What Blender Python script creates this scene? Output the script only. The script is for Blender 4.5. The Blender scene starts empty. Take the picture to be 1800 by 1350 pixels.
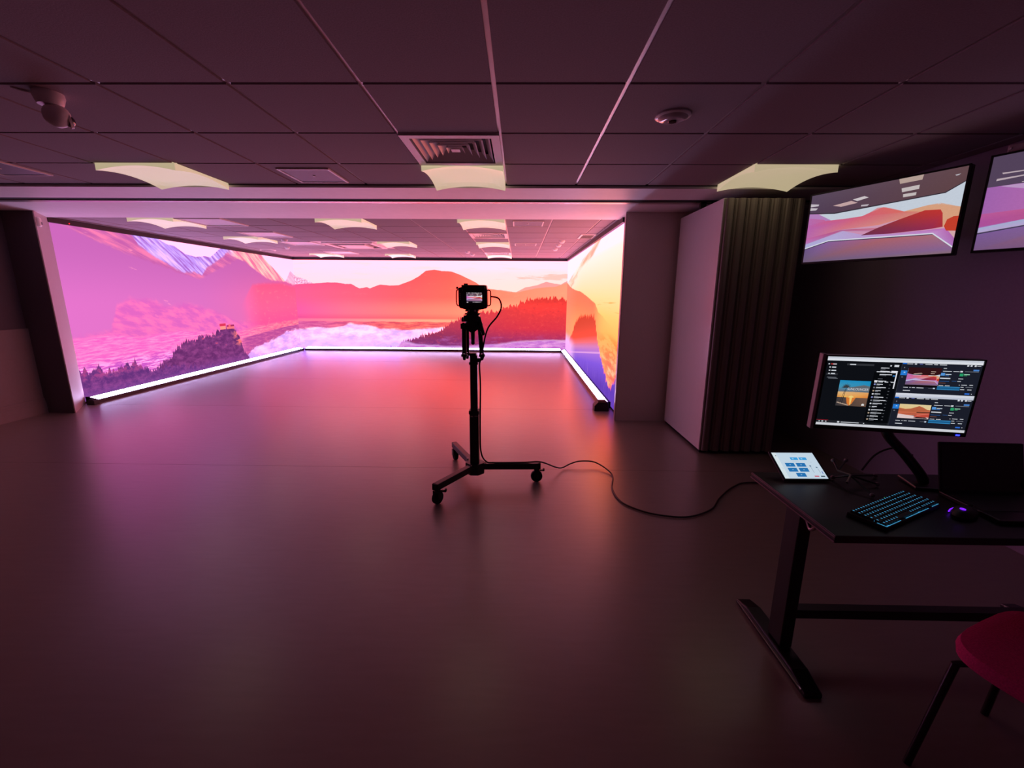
import bpy, math, random
from mathutils import Vector, Matrix
random.seed(7)
D = bpy.data
SC = bpy.context.scene
COL = SC.collection
R = math.radians

# ------------------------------------------------------------------ camera, world, exposure
EYE = 1.49
cam = D.cameras.new('camera')
cam.sensor_fit = 'HORIZONTAL'; cam.sensor_width = 36.0
cam.lens = 36.0 * 748.74 / 1800.0
cam.clip_start = 0.02
cam_o = D.objects.new('camera', cam); COL.objects.link(cam_o)
_p, _y, _r = R(11.858), R(-.863), R(-.404)
def _yaw(v):
    return Vector((v[0]*math.cos(_y)+v[1]*math.sin(_y), -v[0]*math.sin(_y)+v[1]*math.cos(_y), v[2]))
_r0, _u0, _f0 = Vector((1,0,0)), Vector((0,math.sin(_p),math.cos(_p))), Vector((0,math.cos(_p),-math.sin(_p)))
_rt = _yaw(_r0*math.cos(_r)-_u0*math.sin(_r)); _up = _yaw(_r0*math.sin(_r)+_u0*math.cos(_r)); _fw = _yaw(_f0)
cam_o.matrix_world = Matrix(((_rt.x,_up.x,-_fw.x,0),(_rt.y,_up.y,-_fw.y,0),(_rt.z,_up.z,-_fw.z,EYE),(0,0,0,1)))
SC.camera = cam_o

world = D.worlds.new('world'); SC.world = world; world.use_nodes = True
world.node_tree.nodes['Background'].inputs[0].default_value = (0.5, 0.42, 0.5, 1)
world.node_tree.nodes['Background'].inputs[1].default_value = 0.0
SC.view_settings.view_transform = 'Standard'
SC.view_settings.look = 'None'
SC.view_settings.exposure = 0.0
SC.view_settings.gamma = 1.0
SC.view_settings.use_curve_mapping = False
SCREEN_GAIN = 1.25      # brightness of the three video walls
BAR_GAIN = 26.0         # brightness of the floor light bars
LAMP_GAIN = 0.5       # the dimmed ceiling lamps

CZ = 2.4105            # ceiling height
XL, XR, YB = -5.9, 1.25, 11.4   # planes of the three video walls

# ------------------------------------------------------------------ helpers
def lin(c):
    c = c/255.0
    return c/12.92 if c <= 0.04045 else ((c+0.055)/1.055)**2.4
def rgb(t, a=1.0):
    return (lin(t[0]), lin(t[1]), lin(t[2]), a)

def mat(name, col, rough=0.6, metal=0.0, spec=0.5, var=0.12, scale=30.0, bump=0.0, emit=None, estr=0.0, coat=0.0, trans=0.0, stretch=(1,1,1)):
    m = D.materials.new(name); m.use_nodes = True
    nt = m.node_tree; b = nt.nodes['Principled BSDF']
    b.inputs['Roughness'].default_value = rough
    b.inputs['Metallic'].default_value = metal
    b.inputs['Specular IOR Level'].default_value = spec
    if coat: b.inputs['Coat Weight'].default_value = coat; b.inputs['Coat Roughness'].default_value = max(0.05, rough*0.7)
    if trans: b.inputs['Transmission Weight'].default_value = trans
    c = rgb(col)
    tc = nt.nodes.new('ShaderNodeTexCoord'); mp = nt.nodes.new('ShaderNodeMapping')
    mp.inputs['Scale'].default_value = stretch
    nz = nt.nodes.new('ShaderNodeTexNoise'); nz.inputs['Scale'].default_value = scale; nz.inputs['Detail'].default_value = 4
    nt.links.new(tc.outputs['Object'], mp.inputs[0]); nt.links.new(mp.outputs[0], nz.inputs['Vector'])
    mx = nt.nodes.new('ShaderNodeMix'); mx.data_type = 'RGBA'
    mx.inputs['A'].default_value = tuple(min(1, q*(1-var)) for q in c[:3])+(1,)
    mx.inputs['B'].default_value = tuple(min(1, q*(1+var)) for q in c[:3])+(1,)
    nt.links.new(nz.outputs['Fac'], mx.inputs['Factor']); nt.links.new(mx.outputs['Result'], b.inputs['Base Color'])
    if bump:
        bp = nt.nodes.new('ShaderNodeBump'); bp.inputs['Strength'].default_value = bump; bp.inputs['Distance'].default_value = 0.004
        nt.links.new(nz.outputs['Fac'], bp.inputs['Height']); nt.links.new(bp.outputs[0], b.inputs['Normal'])
    if emit:
        b.inputs['Emission Color'].default_value = rgb(emit); b.inputs['Emission Strength'].default_value = estr
    return m

class MB:
    """collects shapes, then links them as ONE mesh object"""
    def __init__(s): s.v = []; s.f = []; s.c = []
    def add(s, vs, fs):
        o = len(s.v); s.v += [tuple(v) for v in vs]; s.f += [tuple(i+o for i in f) for f in fs]; return s
    def box(s, x0, y0, z0, x1, y1, z1, M=None):
        vs = [Vector(p) for p in ((x0,y0,z0),(x1,y0,z0),(x1,y1,z0),(x0,y1,z0),(x0,y0,z1),(x1,y0,z1),(x1,y1,z1),(x0,y1,z1))]
        if M: vs = [M @ v for v in vs]
        return s.add(vs, [(3,2,1,0),(4,5,6,7),(0,1,5,4),(1,2,6,5),(2,3,7,6),(3,0,4,7)])
    def prism(s, poly, a0, a1, axis='z', M=None):
        n = len(poly)
        def P(p, a): return Vector((p[0],p[1],a)) if axis=='z' else (Vector((p[0],a,p[1])) if axis=='y' else Vector((a,p[0],p[1])))
        vs = [P(p,a0) for p in poly]+[P(p,a1) for p in poly]
        if M: vs = [M @ v for v in vs]
        return s.add(vs, [tuple(range(n-1,-1,-1)), tuple(range(n,2*n))]+[(i,(i+1)%n,n+(i+1)%n,n+i) for i in range(n)])
    def cyl(s, p0, p1, r0, r1=None, n=16):
        r1 = r0 if r1 is None else r1
        p0, p1 = Vector(p0), Vector(p1); d = (p1-p0).normalized()
        a = d.orthogonal().normalized(); b = d.cross(a)
        vs = [p0+(a*math.cos(2*math.pi*i/n)+b*math.sin(2*math.pi*i/n))*r0 for i in range(n)]
        vs += [p1+(a*math.cos(2*math.pi*i/n)+b*math.sin(2*math.pi*i/n))*r1 for i in range(n)]
        return s.add(vs, [tuple(range(n-1,-1,-1)), tuple(range(n,2*n))]+[(i,(i+1)%n,n+(i+1)%n,n+i) for i in range(n)])
    def tube(s, pts, r, n=8):
        pts = [Vector(p) for p in pts]; rings = []; prev = None
        for i, p in enumerate(pts):
            d = (pts[min(i+1,len(pts)-1)]-pts[max(i-1,0)]).normalized()
            a = d.orthogonal() if prev is None else prev-d*prev.dot(d)
            a.normalize(); prev = a; b = d.cross(a)
            rings.append([p+(a*math.cos(2*math.pi*k/n)+b*math.sin(2*math.pi*k/n))*r for k in range(n)])
        vs = [v for q in rings for v in q]; fs = []
        for i in range(len(rings)-1):
            for k in range(n): fs.append((i*n+k,i*n+(k+1)%n,(i+1)*n+(k+1)%n,(i+1)*n+k))
        fs.append(tuple(range(n-1,-1,-1))); fs.append(tuple(range((len(rings)-1)*n,len(rings)*n)))
        return s.add(vs, fs)
    def lathe(s, prof, c=(0,0,0), n=24, M=None):
        vs = []; fs = []
        for r, z in prof:
            for k in range(n): vs.append(Vector((r*math.cos(2*math.pi*k/n), r*math.sin(2*math.pi*k/n), z)))
        for i in range(len(prof)-1):
            for k in range(n): fs.append((i*n+k,i*n+(k+1)%n,(i+1)*n+(k+1)%n,(i+1)*n+k))
        fs.append(tuple(range(n-1,-1,-1))); fs.append(tuple(range((len(prof)-1)*n,len(prof)*n)))
        if M: vs = [M @ v for v in vs]
        return s.add([v+Vector(c) for v in vs], fs)
    def ball(s, c, r, n=12, sz=1.0):
        k = n//2
        return s.lathe([(max(1e-4, r*math.sin(math.pi*i/k)), -r*sz*math.cos(math.pi*i/k)) for i in range(k+1)], c, n)
    def build(s, name, m, parent=None, bevel=0.0, smooth=False, seg=2):
        me = D.meshes.new(name); me.from_pydata(s.v, [], s.f); me.update()
        if isinstance(m, (list, tuple)):
            for q in m: me.materials.append(q)
        else: me.materials.append(m)
        import bmesh
        bm = bmesh.new(); bm.from_mesh(me); bmesh.ops.recalc_face_normals(bm, faces=bm.faces); bm.to_mesh(me); bm.free()
        o = D.objects.new(name, me); COL.objects.link(o)
        if parent is not None: o.parent = parent
        if bevel:
            b = o.modifiers.new('bevel', 'BEVEL'); b.width = bevel; b.segments = seg; b.limit_method = 'ANGLE'; b.angle_limit = R(40)
        if smooth:
            for p in me.polygons: p.use_smooth = True
            try: me.set_sharp_from_angle(angle=R(40))
            except Exception: pass
        return o

def tag(o, label=None, cat=None, group=None, kind=None):
    if label: o['label'] = label
    if cat: o['category'] = cat
    if group: o['group'] = group
    if kind: o['kind'] = kind
    return o
def empty(name, loc=(0,0,0), rz=0.0, rx=0.0):
    o = D.objects.new(name, None); COL.objects.link(o); o.empty_display_size = 0.1
    o.location = loc; o.rotation_euler = (rx, 0, rz); return o
def thing(name, label, cat, loc=(0,0,0), rz=0.0, group=None, rx=0.0):
    return tag(empty(name, loc, rz, rx), label, cat, group)
def struct(name, mb, m, **k):
    return tag(mb.build(name, m, **k), kind='structure')
def copy_tree(o, parent=None):
    c = o.copy(); COL.objects.link(c); c.parent = parent
    for ch in list(o.children): copy_tree(ch, c)
    return c
def spline(pts, k=8):
    pts = [Vector(p) for p in pts]; out = []
    for i in range(len(pts)-1):
        p0, p1, p2, p3 = pts[max(i-1,0)], pts[i], pts[i+1], pts[min(i+2,len(pts)-1)]
        for j in range(k):
            t = j/k
            out.append(0.5*((2*p1)+(p2-p0)*t+(2*p0-5*p1+4*p2-p3)*t*t+(3*p1-p0-3*p2+p3)*t*t*t))
    out.append(pts[-1]); return out

# ------------------------------------------------------------------ materials
M_floor = mat('vinyl_floor', (136,124,118), rough=0.37, spec=1.0, var=0.12, scale=9, bump=0.03, stretch=(0.6,4,1), coat=0.7)
M_tile = mat('acoustic_tile', (156,140,144), rough=0.85, var=0.25, scale=160, bump=0.15)
M_grid = mat('ceiling_grid_metal', (190,182,182), rough=0.35, metal=0.55, var=0.05)
M_slab = mat('ceiling_void', (30,28,29), rough=0.95)
M_bulk = mat('bulkhead_paint', (248,242,244), rough=0.45, var=0.06, scale=12)
M_track = mat('track_aluminium', (200,190,188), rough=0.3, metal=0.8, var=0.05)
M_black = mat('matt_black', (20,19,20), rough=0.5)
M_black2 = mat('satin_black', (26,25,27), rough=0.32)
M_rubber = mat('black_rubber', (15,15,15), rough=0.8)
M_wall = mat('charcoal_wall', (96,90,96), rough=0.75, var=0.1, scale=60, bump=0.05)
M_wallg = mat('grey_front_wall', (214,200,196), rough=0.7, var=0.08, scale=60, bump=0.05)
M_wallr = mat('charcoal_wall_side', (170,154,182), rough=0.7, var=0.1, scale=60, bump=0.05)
M_reveal = mat('painted_reveal', (182,166,166), rough=0.55, var=0.06)
M_dado = mat('dado_paint', (140,130,130), rough=0.6, var=0.08)
M_white = mat('white_paint', (232,228,224), rough=0.4, var=0.03)
M_plast = mat('white_plastic', (240,234,232), rough=0.35, var=0.03)
M_lamp = mat('lamp_diffuser', (236,232,222), rough=0.45, var=0.02, emit=(242,224,180), estr=LAMP_GAIN)
M_panel = mat('partition_laminate', (253,251,252), rough=0.32, coat=0.8, var=0.02, scale=8)
M_pdark = mat('partition_dark_edge', (140,128,120), rough=0.38, metal=0.25, var=0.15, scale=40, stretch=(8,8,0.3))
M_trimd = mat('dark_trim', (40,36,42), rough=0.5)
M_trimm = mat('mid_trim', (130,118,128), rough=0.5)
M_metal = mat('dark_steel', (60,58,60), rough=0.35, metal=0.8)
M_chrome = mat('chrome', (210,208,208), rough=0.12, metal=1.0, var=0.03)
M_desk = mat('desk_laminate', (22,21,23), rough=0.42, var=0.2)
M_dedge = mat('desk_edging', (120,100,104), rough=0.35, metal=0.5)
M_legs = mat('dark_chair_tube', (70,64,68), rough=0.3, metal=0.9)
M_fabric = mat('magenta_fabric', (224,52,128), rough=0.95, var=0.35, scale=220, bump=0.3)
M_glassk = mat('dark_glass', (8,8,10), rough=0.08, spec=0.6)
M_cable = mat('cable_sheath', (24,20,20), rough=0.5)
M_lens = mat('lens_glass', (30,12,16), rough=0.05, spec=0.9, coat=1.0)
M_bar = mat('bar_diffuser', (240,235,250), rough=0.5, emit=(212,196,255), estr=BAR_GAIN)
M_red = mat('red_indicator', (255,30,30), emit=(255,20,30), estr=3.0)
M_blue = mat('blue_indicator', (40,40,255), emit=(40,50,255), estr=4.0)
M_violet = mat('violet_light', (120,30,255), emit=(120,30,255), estr=1.4)
M_key = mat('keyboard_glow', (60,150,210), emit=(70,165,215), estr=0.75)
M_green = mat('green_indicator', (60,220,120), emit=(60,220,120), estr=1.2)

# ------------------------------------------------------------------ shader expression helper for the video walls
class X:
    nt = None
    def __init__(s, sock): s.s = sock
    @staticmethod
    def m(op, *a):
        n = X.nt.nodes.new('ShaderNodeMath'); n.operation = op
        for i, q in enumerate(a):
            if isinstance(q, X): X.nt.links.new(q.s, n.inputs[i])
            else: n.inputs[i].default_value = q
        return X(n.outputs[0])
    def __add__(s, o): return X.m('ADD', s, o)
    __radd__ = __add__
    def __sub__(s, o): return X.m('SUBTRACT', s, o)
    def __rsub__(s, o): return X.m('SUBTRACT', o, s)
    def __mul__(s, o): return X.m('MULTIPLY', s, o)
    __rmul__ = __mul__
def smooth(x, a, b):
    """0 where x<=a, 1 where x>=b (a may be greater than b)"""
    n = X.nt.nodes.new('ShaderNodeMapRange'); n.interpolation_type = 'SMOOTHSTEP'
    if a < b: n.inputs[1].default_value, n.inputs[2].default_value, n.inputs[3].default_value, n.inputs[4].default_value = a, b, 0, 1
    else: n.inputs[1].default_value, n.inputs[2].default_value, n.inputs[3].default_value, n.inputs[4].default_value = b, a, 1, 0
    X.nt.links.new(x.s, n.inputs[0]); return X(n.outputs[0])
def noise(a, b, sa, sb, detail=3, rough=0.55, seed=0.0):
    cb = X.nt.nodes.new('ShaderNodeCombineXYZ')
    X.nt.links.new((a*sa).s, cb.inputs[0]); X.nt.links.new((b*sb).s, cb.inputs[1]); cb.inputs[2].default_value = seed
    n = X.nt.nodes.new('ShaderNodeTexNoise'); n.inputs['Scale'].default_value = 1.0; n.inputs['Detail'].default_value = detail; n.inputs['Roughness'].default_value = rough
    X.nt.links.new(cb.outputs[0], n.inputs['Vector']); return X(n.outputs['Fac'])
def curve(u, pts, lo, hi):
    """height (0..3 m) as a function of u, given points in metres"""
    pts = sorted(pts)
    n = X.nt.nodes.new('ShaderNodeFloatCurve'); c = n.mapping.curves[0]
    q = [(min(1, max(0, (p[0]-lo)/(hi-lo))), min(1, max(0, p[1]/3.0))) for p in pts]
    if q[0][0] > 0.001: q = [(0.0, q[0][1])]+q
    if q[-1][0] < 0.999: q = q+[(1.0, q[-1][1])]
    while len(c.points) < len(q): c.points.new(0.5, 0.5)
    for p, t in zip(c.points, q): p.location = t; p.handle_type = 'VECTOR'
    n.mapping.update()
    X.nt.links.new(((u-lo)*(1.0/(hi-lo))).s, n.inputs['Value'])
    return X(n.outputs[0])*3.0
def colr(t):
    n = X.nt.nodes.new('ShaderNodeRGB'); n.outputs[0].default_value = rgb(t); return X(n.outputs[0])
def mixc(f, a, b):
    n = X.nt.nodes.new('ShaderNodeMix'); n.data_type = 'RGBA'; n.clamp_factor = True
    if isinstance(f, X): X.nt.links.new(f.s, n.inputs['Factor'])
    else: n.inputs['Factor'].default_value = f
    for k, q in (('A', a), ('B', b)):
        if isinstance(q, X): X.nt.links.new(q.s, n.inputs[k])
        else: n.inputs[k].default_value = rgb(q)
    return X(n.outputs['Result'])
def ramp(x, stops):
    """stops: (position, colour) in metres"""
    lo, hi = stops[0][0], stops[-1][0]
    n = X.nt.nodes.new('ShaderNodeValToRGB'); el = n.color_ramp.elements
    while len(el) < len(stops): el.new(0.5)
    for e, (p, c) in zip(el, stops): e.position = (p-lo)/(hi-lo); e.color = rgb(c)
    X.nt.links.new(((x-lo)*(1.0/(hi-lo))).s, n.inputs[0]); return X(n.outputs[0])
def screen_material(name, paint, gains):
    m = D.materials.new(name); m.use_nodes = True; nt = m.node_tree; nt.nodes.clear(); X.nt = nt
    uv = nt.nodes.new('ShaderNodeUVMap'); uv.uv_map = 'metres'; sp = nt.nodes.new('ShaderNodeSeparateXYZ'); nt.links.new(uv.outputs[0], sp.inputs[0])
    c = paint(X(sp.outputs[0]), X(sp.outputs[1]))
    # the wall is far brighter than display white where its picture is bright
    sc = nt.nodes.new('ShaderNodeSeparateColor'); nt.links.new(c.s, sc.inputs[0])
    cc = nt.nodes.new('ShaderNodeCombineColor')
    for k, (gain, lo, hi) in enumerate(gains):
        ch = X(sc.outputs[k]); nt.links.new((ch*(smooth(ch, lo, hi)*gain+1.0)).s, cc.inputs[k])
    em = nt.nodes.new('ShaderNodeEmission'); em.inputs[1].default_value = SCREEN_GAIN; nt.links.new(cc.outputs[0], em.inputs[0])
    out = nt.nodes.new('ShaderNodeOutputMaterial'); nt.links.new(em.outputs[0], out.inputs[0]); return m

L_SKY = [(7.13,2.374),(7.21,2.328),(7.35,2.276),(7.5,2.263),(7.73,2.153),(7.98,2.122),(8.2,2.152),(8.35,2.142),(8.48,2.221),(8.63,2.315),(8.9,2.44),(9.8,2.44),(10.06,2.322),(10.27,2.175),(10.55,2.024),(10.94,1.777),(11.01,1.824),(11.23,2.045),(11.4,1.95)]
L_SKY = [(5.4,2.9),(6.6,2.75)]+L_SKY
L_SNOW = [(5.4,2.6),(6.56,2.468),(6.71,2.316),(6.82,2.17),(7.14,2.01),(7.38,1.913),(7.63,1.825),(7.9,1.838),(8.07,1.791),(8.23,1.943),(8.56,2.101),(8.88,2.28),(9.01,2.208),(9.4,2.14),(9.8,1.957),(10.25,1.784),(10.94,1.762),(11.28,1.694),(11.4,1.70)]
L_RED = [(5.4,0.9),(8.9,1.1),(9.26,1.42),(9.57,1.71),(10.04,1.75),(10.77,1.772),(11.28,1.694),(11.4,1.70)]
L_PLAIN = [(5.4,0.87),(6.12,0.9),(6.54,0.81),(6.95,0.84),(7.44,0.85),(8.03,0.776),(8.88,0.70),(9.57,0.771),(10.59,0.80),(11.4,0.816)]
L_BAND = [(8.5,0.45),(9.05,0.548),(10.02,0.625),(10.91,0.678),(11.4,0.68)]
L_HILL = [(5.4,0.0),(6.7,0.1),(6.76,0.256),(6.81,0.307),(6.98,0.383),(7.12,0.446),(7.22,0.539),(7.43,0.643),(7.69,0.648),(7.8,0.716),(8.08,0.69),(8.26,0.745),(8.37,0.784),(8.59,0.803),(8.77,0.777),(8.9,0.614),(8.95,0.479),(9.0,0.29),(9.14,0.138),(9.2,0.0),(11.4,0.0)]
L_FOG = [(5.4,0.0),(8.5,0.02),(8.8,0.08),(9.01,0.13),(9.16,0.2),(9.3,0.306),(9.63,0.351),(10.19,0.435),(10.77,0.564),(11.32,0.584),(11.4,0.58)]
L_TREES = [(5.4,0.46),(5.52,0.463),(5.63,0.425),(5.82,0.448),(5.92,0.353),(6.05,0.369),(6.23,0.399),(6.4,0.435),(6.55,0.346),(6.69,0.258),(6.82,0.257),(7.07,0.3),(7.4,0.2),(8.2,0.1),(9.0,0.02),(11.4,0.0)]
def paint_left(a, b):
    j = noise(a, b, 9, 9, 5, 0.65, 1.0)-0.5
    col = ramp(a, [(5.4,(202,106,186)),(8.0,(200,104,180)),(9.6,(206,102,166)),(11.4,(214,90,142))])
    # darker, browner upper slopes, then paler mauve haze below
    col = mixc(smooth(b, 1.25, 2.25)*0.55, col, (176,84,160))
    up = smooth(b-curve(a, [(5.4,2.45),(5.75,2.28),(6.1,2.16),(6.6,2.02),(7.1,1.9),(7.6,1.78),(8.0,1.7),(11.4,3.0)], 5.4, 11.4)+j*0.12, 0.0, 0.06)
    tex = noise(a+b*1.6, b+a*0.30, 3.0, 9, 4, 0.6, 2.0)
    col = mixc(up*0.8, col, mixc(smooth(tex, 0.38, 0.68), (186,86,156), (222,124,166)))
    # wooded knoll in the middle of the slope
    kn = smooth(curve(a, [(5.4,0.9),(6.1,1.0),(6.25,1.34),(6.5,1.45),(6.9,1.42),(7.2,1.3),(7.6,1.36),(8.2,1.22),(8.9,0.95),(11.4,0.7)], 5.4, 11.4)-b+j*0.15, 0.0, 0.12)
    tk = noise(a+b*0.8, b+a*0.15, 4.5, 9, 4, 0.6, 5.0)
    col = mixc(kn*0.65, col, mixc(smooth(tk, 0.36, 0.7), (202,88,178), (228,118,176)))
    hl = noise(a+b*1.2, b, 2.2, 5, 4, 0.6, 8.0)
    col = mixc(smooth(hl, 0.66, 0.76)*0.5, col, (250,176,196))
    # snow on the high ridges
    sk = curve(a, L_SKY, 5.4, 11.4); sn = curve(a, L_SNOW, 5.4, 11.4)
    ts = noise(a+b*1.25, b+a*0.25, 9.0, 3.2, 4, 0.62, 3.0)
    warm = smooth(a, 8.75, 9.2)
    snow = mixc(smooth(ts, 0.36, 0.66), mixc(warm, (160,92,186), (210,108,150)), mixc(warm, (214,182,244), (250,196,186)))
    far = smooth(a, 10.86, 10.94)
    snow = mixc(far*0.6, snow, (236,176,214))
    col = mixc(smooth(b-sn+j*0.1, -0.02, 0.04), col, snow)
    sky = mixc(smooth(b, 1.7, 2.3), (248,206,220), (246,200,224))
    col = mixc(smooth(b-sk+j*0.03, -0.006, 0.008), col, sky)
    # nearer red range running on to the back wall
    rd = smooth(curve(a, L_RED, 5.4, 11.4)-b+j*0.05, -0.01, 0.10)*smooth(a, 9.0, 9.9)
    redc = ramp(b, [(0.75,(214,76,140)),(1.15,(228,90,138)),(1.5,(226,88,130)),(1.8,(204,76,122))])
    tr = noise(a, b, 5, 9, 5, 0.7, 4.0)
    col = mixc(rd*0.9, col, mixc(smooth(tr, 0.55, 0.72)*0.4, redc, (244,140,150)))
    # plain with fields
    pl = smooth(curve(a, L_PLAIN, 5.4, 11.4)-b+j*0.06, -0.02, 0.06)
    tp = noise(a, b, 4.5, 34, 4, 0.66, 6.0)
    pc = mixc(smooth(tp, 0.34, 0.70), mixc(smooth(a, 7, 11), (212,88,184), (214,84,134)), mixc(smooth(a, 7, 11), (240,142,198), (246,150,158)))
    pc = mixc(smooth(b, 0.62, 0.40)*smooth(a, 9.0, 7.0)*0.6, pc, mixc(smooth(tp, 0.45, 0.6), (168,64,188), (250,190,230)))
    col = mixc(pl*0.85, col, pc)
    bd = smooth(curve(a, L_BAND, 5.4, 11.4)-b, -0.01, 0.03)*smooth(a, 8.8, 9.2)
    col = mixc(bd*0.85, col, mixc(smooth(tp, 0.4, 0.7), (164,64,140), (196,80,150)))
    # fog
    fg = smooth(curve(a, L_FOG, 5.4, 11.4)-b+(noise(a, b, 4, 9, 5, 0.65, 7.0)-0.5)*0.22, 0.0, 0.07)*smooth(a, 8.75, 9.0)
    tf = noise(a, b, 2, 6, 4, 0.6, 9.0)
    col = mixc(fg, col, mixc(smooth(tf, 0.35, 0.7), (200,150,228), (240,200,236)))
    # castle rock
    spk = noise(a, b*0.2, 17, 1, 3, 0.8, 11.0)-0.5
    hm = smooth(curve(a, L_HILL, 5.4, 11.4)-b+spk*0.40, -0.004, 0.008)
    th = noise(a, b, 6, 10, 4, 0.65, 12.0)
    hc = mixc(smooth(th, 0.35, 0.7), (96,40,98), (136,62,126))
    hc = mixc(smooth(th, 0.62, 0.72)*smooth(b, 0.3, 0.5), hc, (226,80,92))
    hc = mixc(smooth(a, 8.62, 8.9)*smooth(th, 0.45, 0.6)*smooth(b, 0.35, 0.5)*0.8, hc, (236,120,110))
    hc = mixc(smooth(b, 0.3, 0.0)*0.35, hc, (150,80,170))
    col = mixc(hm, col, hc)
    def rect(u0, u1, v0, v1, e=0.006): return smooth(a, u0-e, u0+e)*smooth(a, u1+e, u1-e)*smooth(b, v0-e, v0+e)*smooth(b, v1+e, v1-e)
    col = mixc(rect(8.37,8.53,0.77,0.835), col, (240,140,130)); col = mixc(rect(8.36,8.54,0.835,0.885), col, (200,52,84))
    col = mixc(rect(8.56,8.79,0.765,0.81), col, (224,110,120)); col = mixc(rect(8.56,8.79,0.81,0.845), col, (160,44,90))
    col = mixc(rect(8.62,8.68,0.80,0.86), col, (214,96,116))
    # front trees
    sp2 = noise(a, b*0.3, 11, 1, 4, 0.8, 13.0)-0.5
    tm = smooth(curve(a, L_TREES, 5.4, 11.4)-b+sp2*0.50, -0.006, 0.012)
    tt = noise(a, b, 9, 10, 4, 0.7, 14.0)
    tcol = mixc(smooth(tt, 0.35, 0.68), (92,44,112), (134,64,134))
    tcol = mixc(smooth(b, 0.22, 0.42)*smooth(tt, 0.45, 0.65)*0.6, tcol, (190,62,122))
    col = mixc(tm, col, mixc(smooth(b, 0.2, 0.02)*0.6, tcol, (126,70,150)))
    return col

B_RIDGE = [(-6.0,1.70),(-5.77,1.723),(-5.37,1.743),(-5.04,1.771),(-4.78,1.768),(-4.57,1.736),(-4.41,1.737),(-4.2,1.622),(-4.0,1.654),(-3.92,1.624),(-3.66,1.724),(-3.37,1.7),(-3.16,1.711),(-2.81,1.837),(-2.62,1.941),(-2.43,2.082),(-2.21,2.109),(-2.03,2.077),(-1.77,2.069),(-1.51,1.973),(-1.13,1.79),(-0.93,1.647),(-0.59,1.61),(-0.29,1.554),(-0.04,1.546),(0.21,1.606),(0.45,1.656),(0.95,1.70),(1.24,1.80)]
B_PEAK = [(-6.16,1.829),(-6.01,2.048),(-5.86,1.921),(-5.68,1.87),(-5.4,1.738),(-5.2,1.5),(1.25,1.4)]
B_FARR = [(-6.0,1.0),(-1.2,1.3),(-0.79,1.575),(-0.49,1.611),(-0.09,1.546),(0.16,1.678),(0.45,1.728),(0.7,1.826),(0.9,1.779),(1.09,1.757),(1.24,1.844)]
B_HILL = [(-6.0,0.0),(-3.3,0.05),(-3.14,0.248),(-2.83,0.317),(-2.52,0.422),(-2.11,0.526),(-1.8,0.755),(-1.44,0.882),(-1.04,0.985),(-0.69,1.062),(-0.29,1.163),(0.11,1.313),(0.51,1.414),(0.76,1.44),(1.0,1.417),(1.2,1.394),(1.25,1.34)]
B_HILLB = [(-6.0,0.3),(-3.14,0.238),(-2.73,0.14),(-1.81,0.086),(-0.79,0.131),(-0.03,0.24),(0.73,0.282),(1.25,0.277)]
B_FOG = [(-6.0,0.577),(-5.75,0.573),(-5.38,0.636),(-5.06,0.598),(-4.76,0.641),(-4.53,0.736),(-4.37,0.703),(-4.1,0.7),(-3.89,0.648),(-3.7,0.595),(-3.29,0.585),(-2.89,0.57),(-2.48,0.605),(-1.94,0.637),(-1.4,0.668),(1.25,0.7)]
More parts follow.
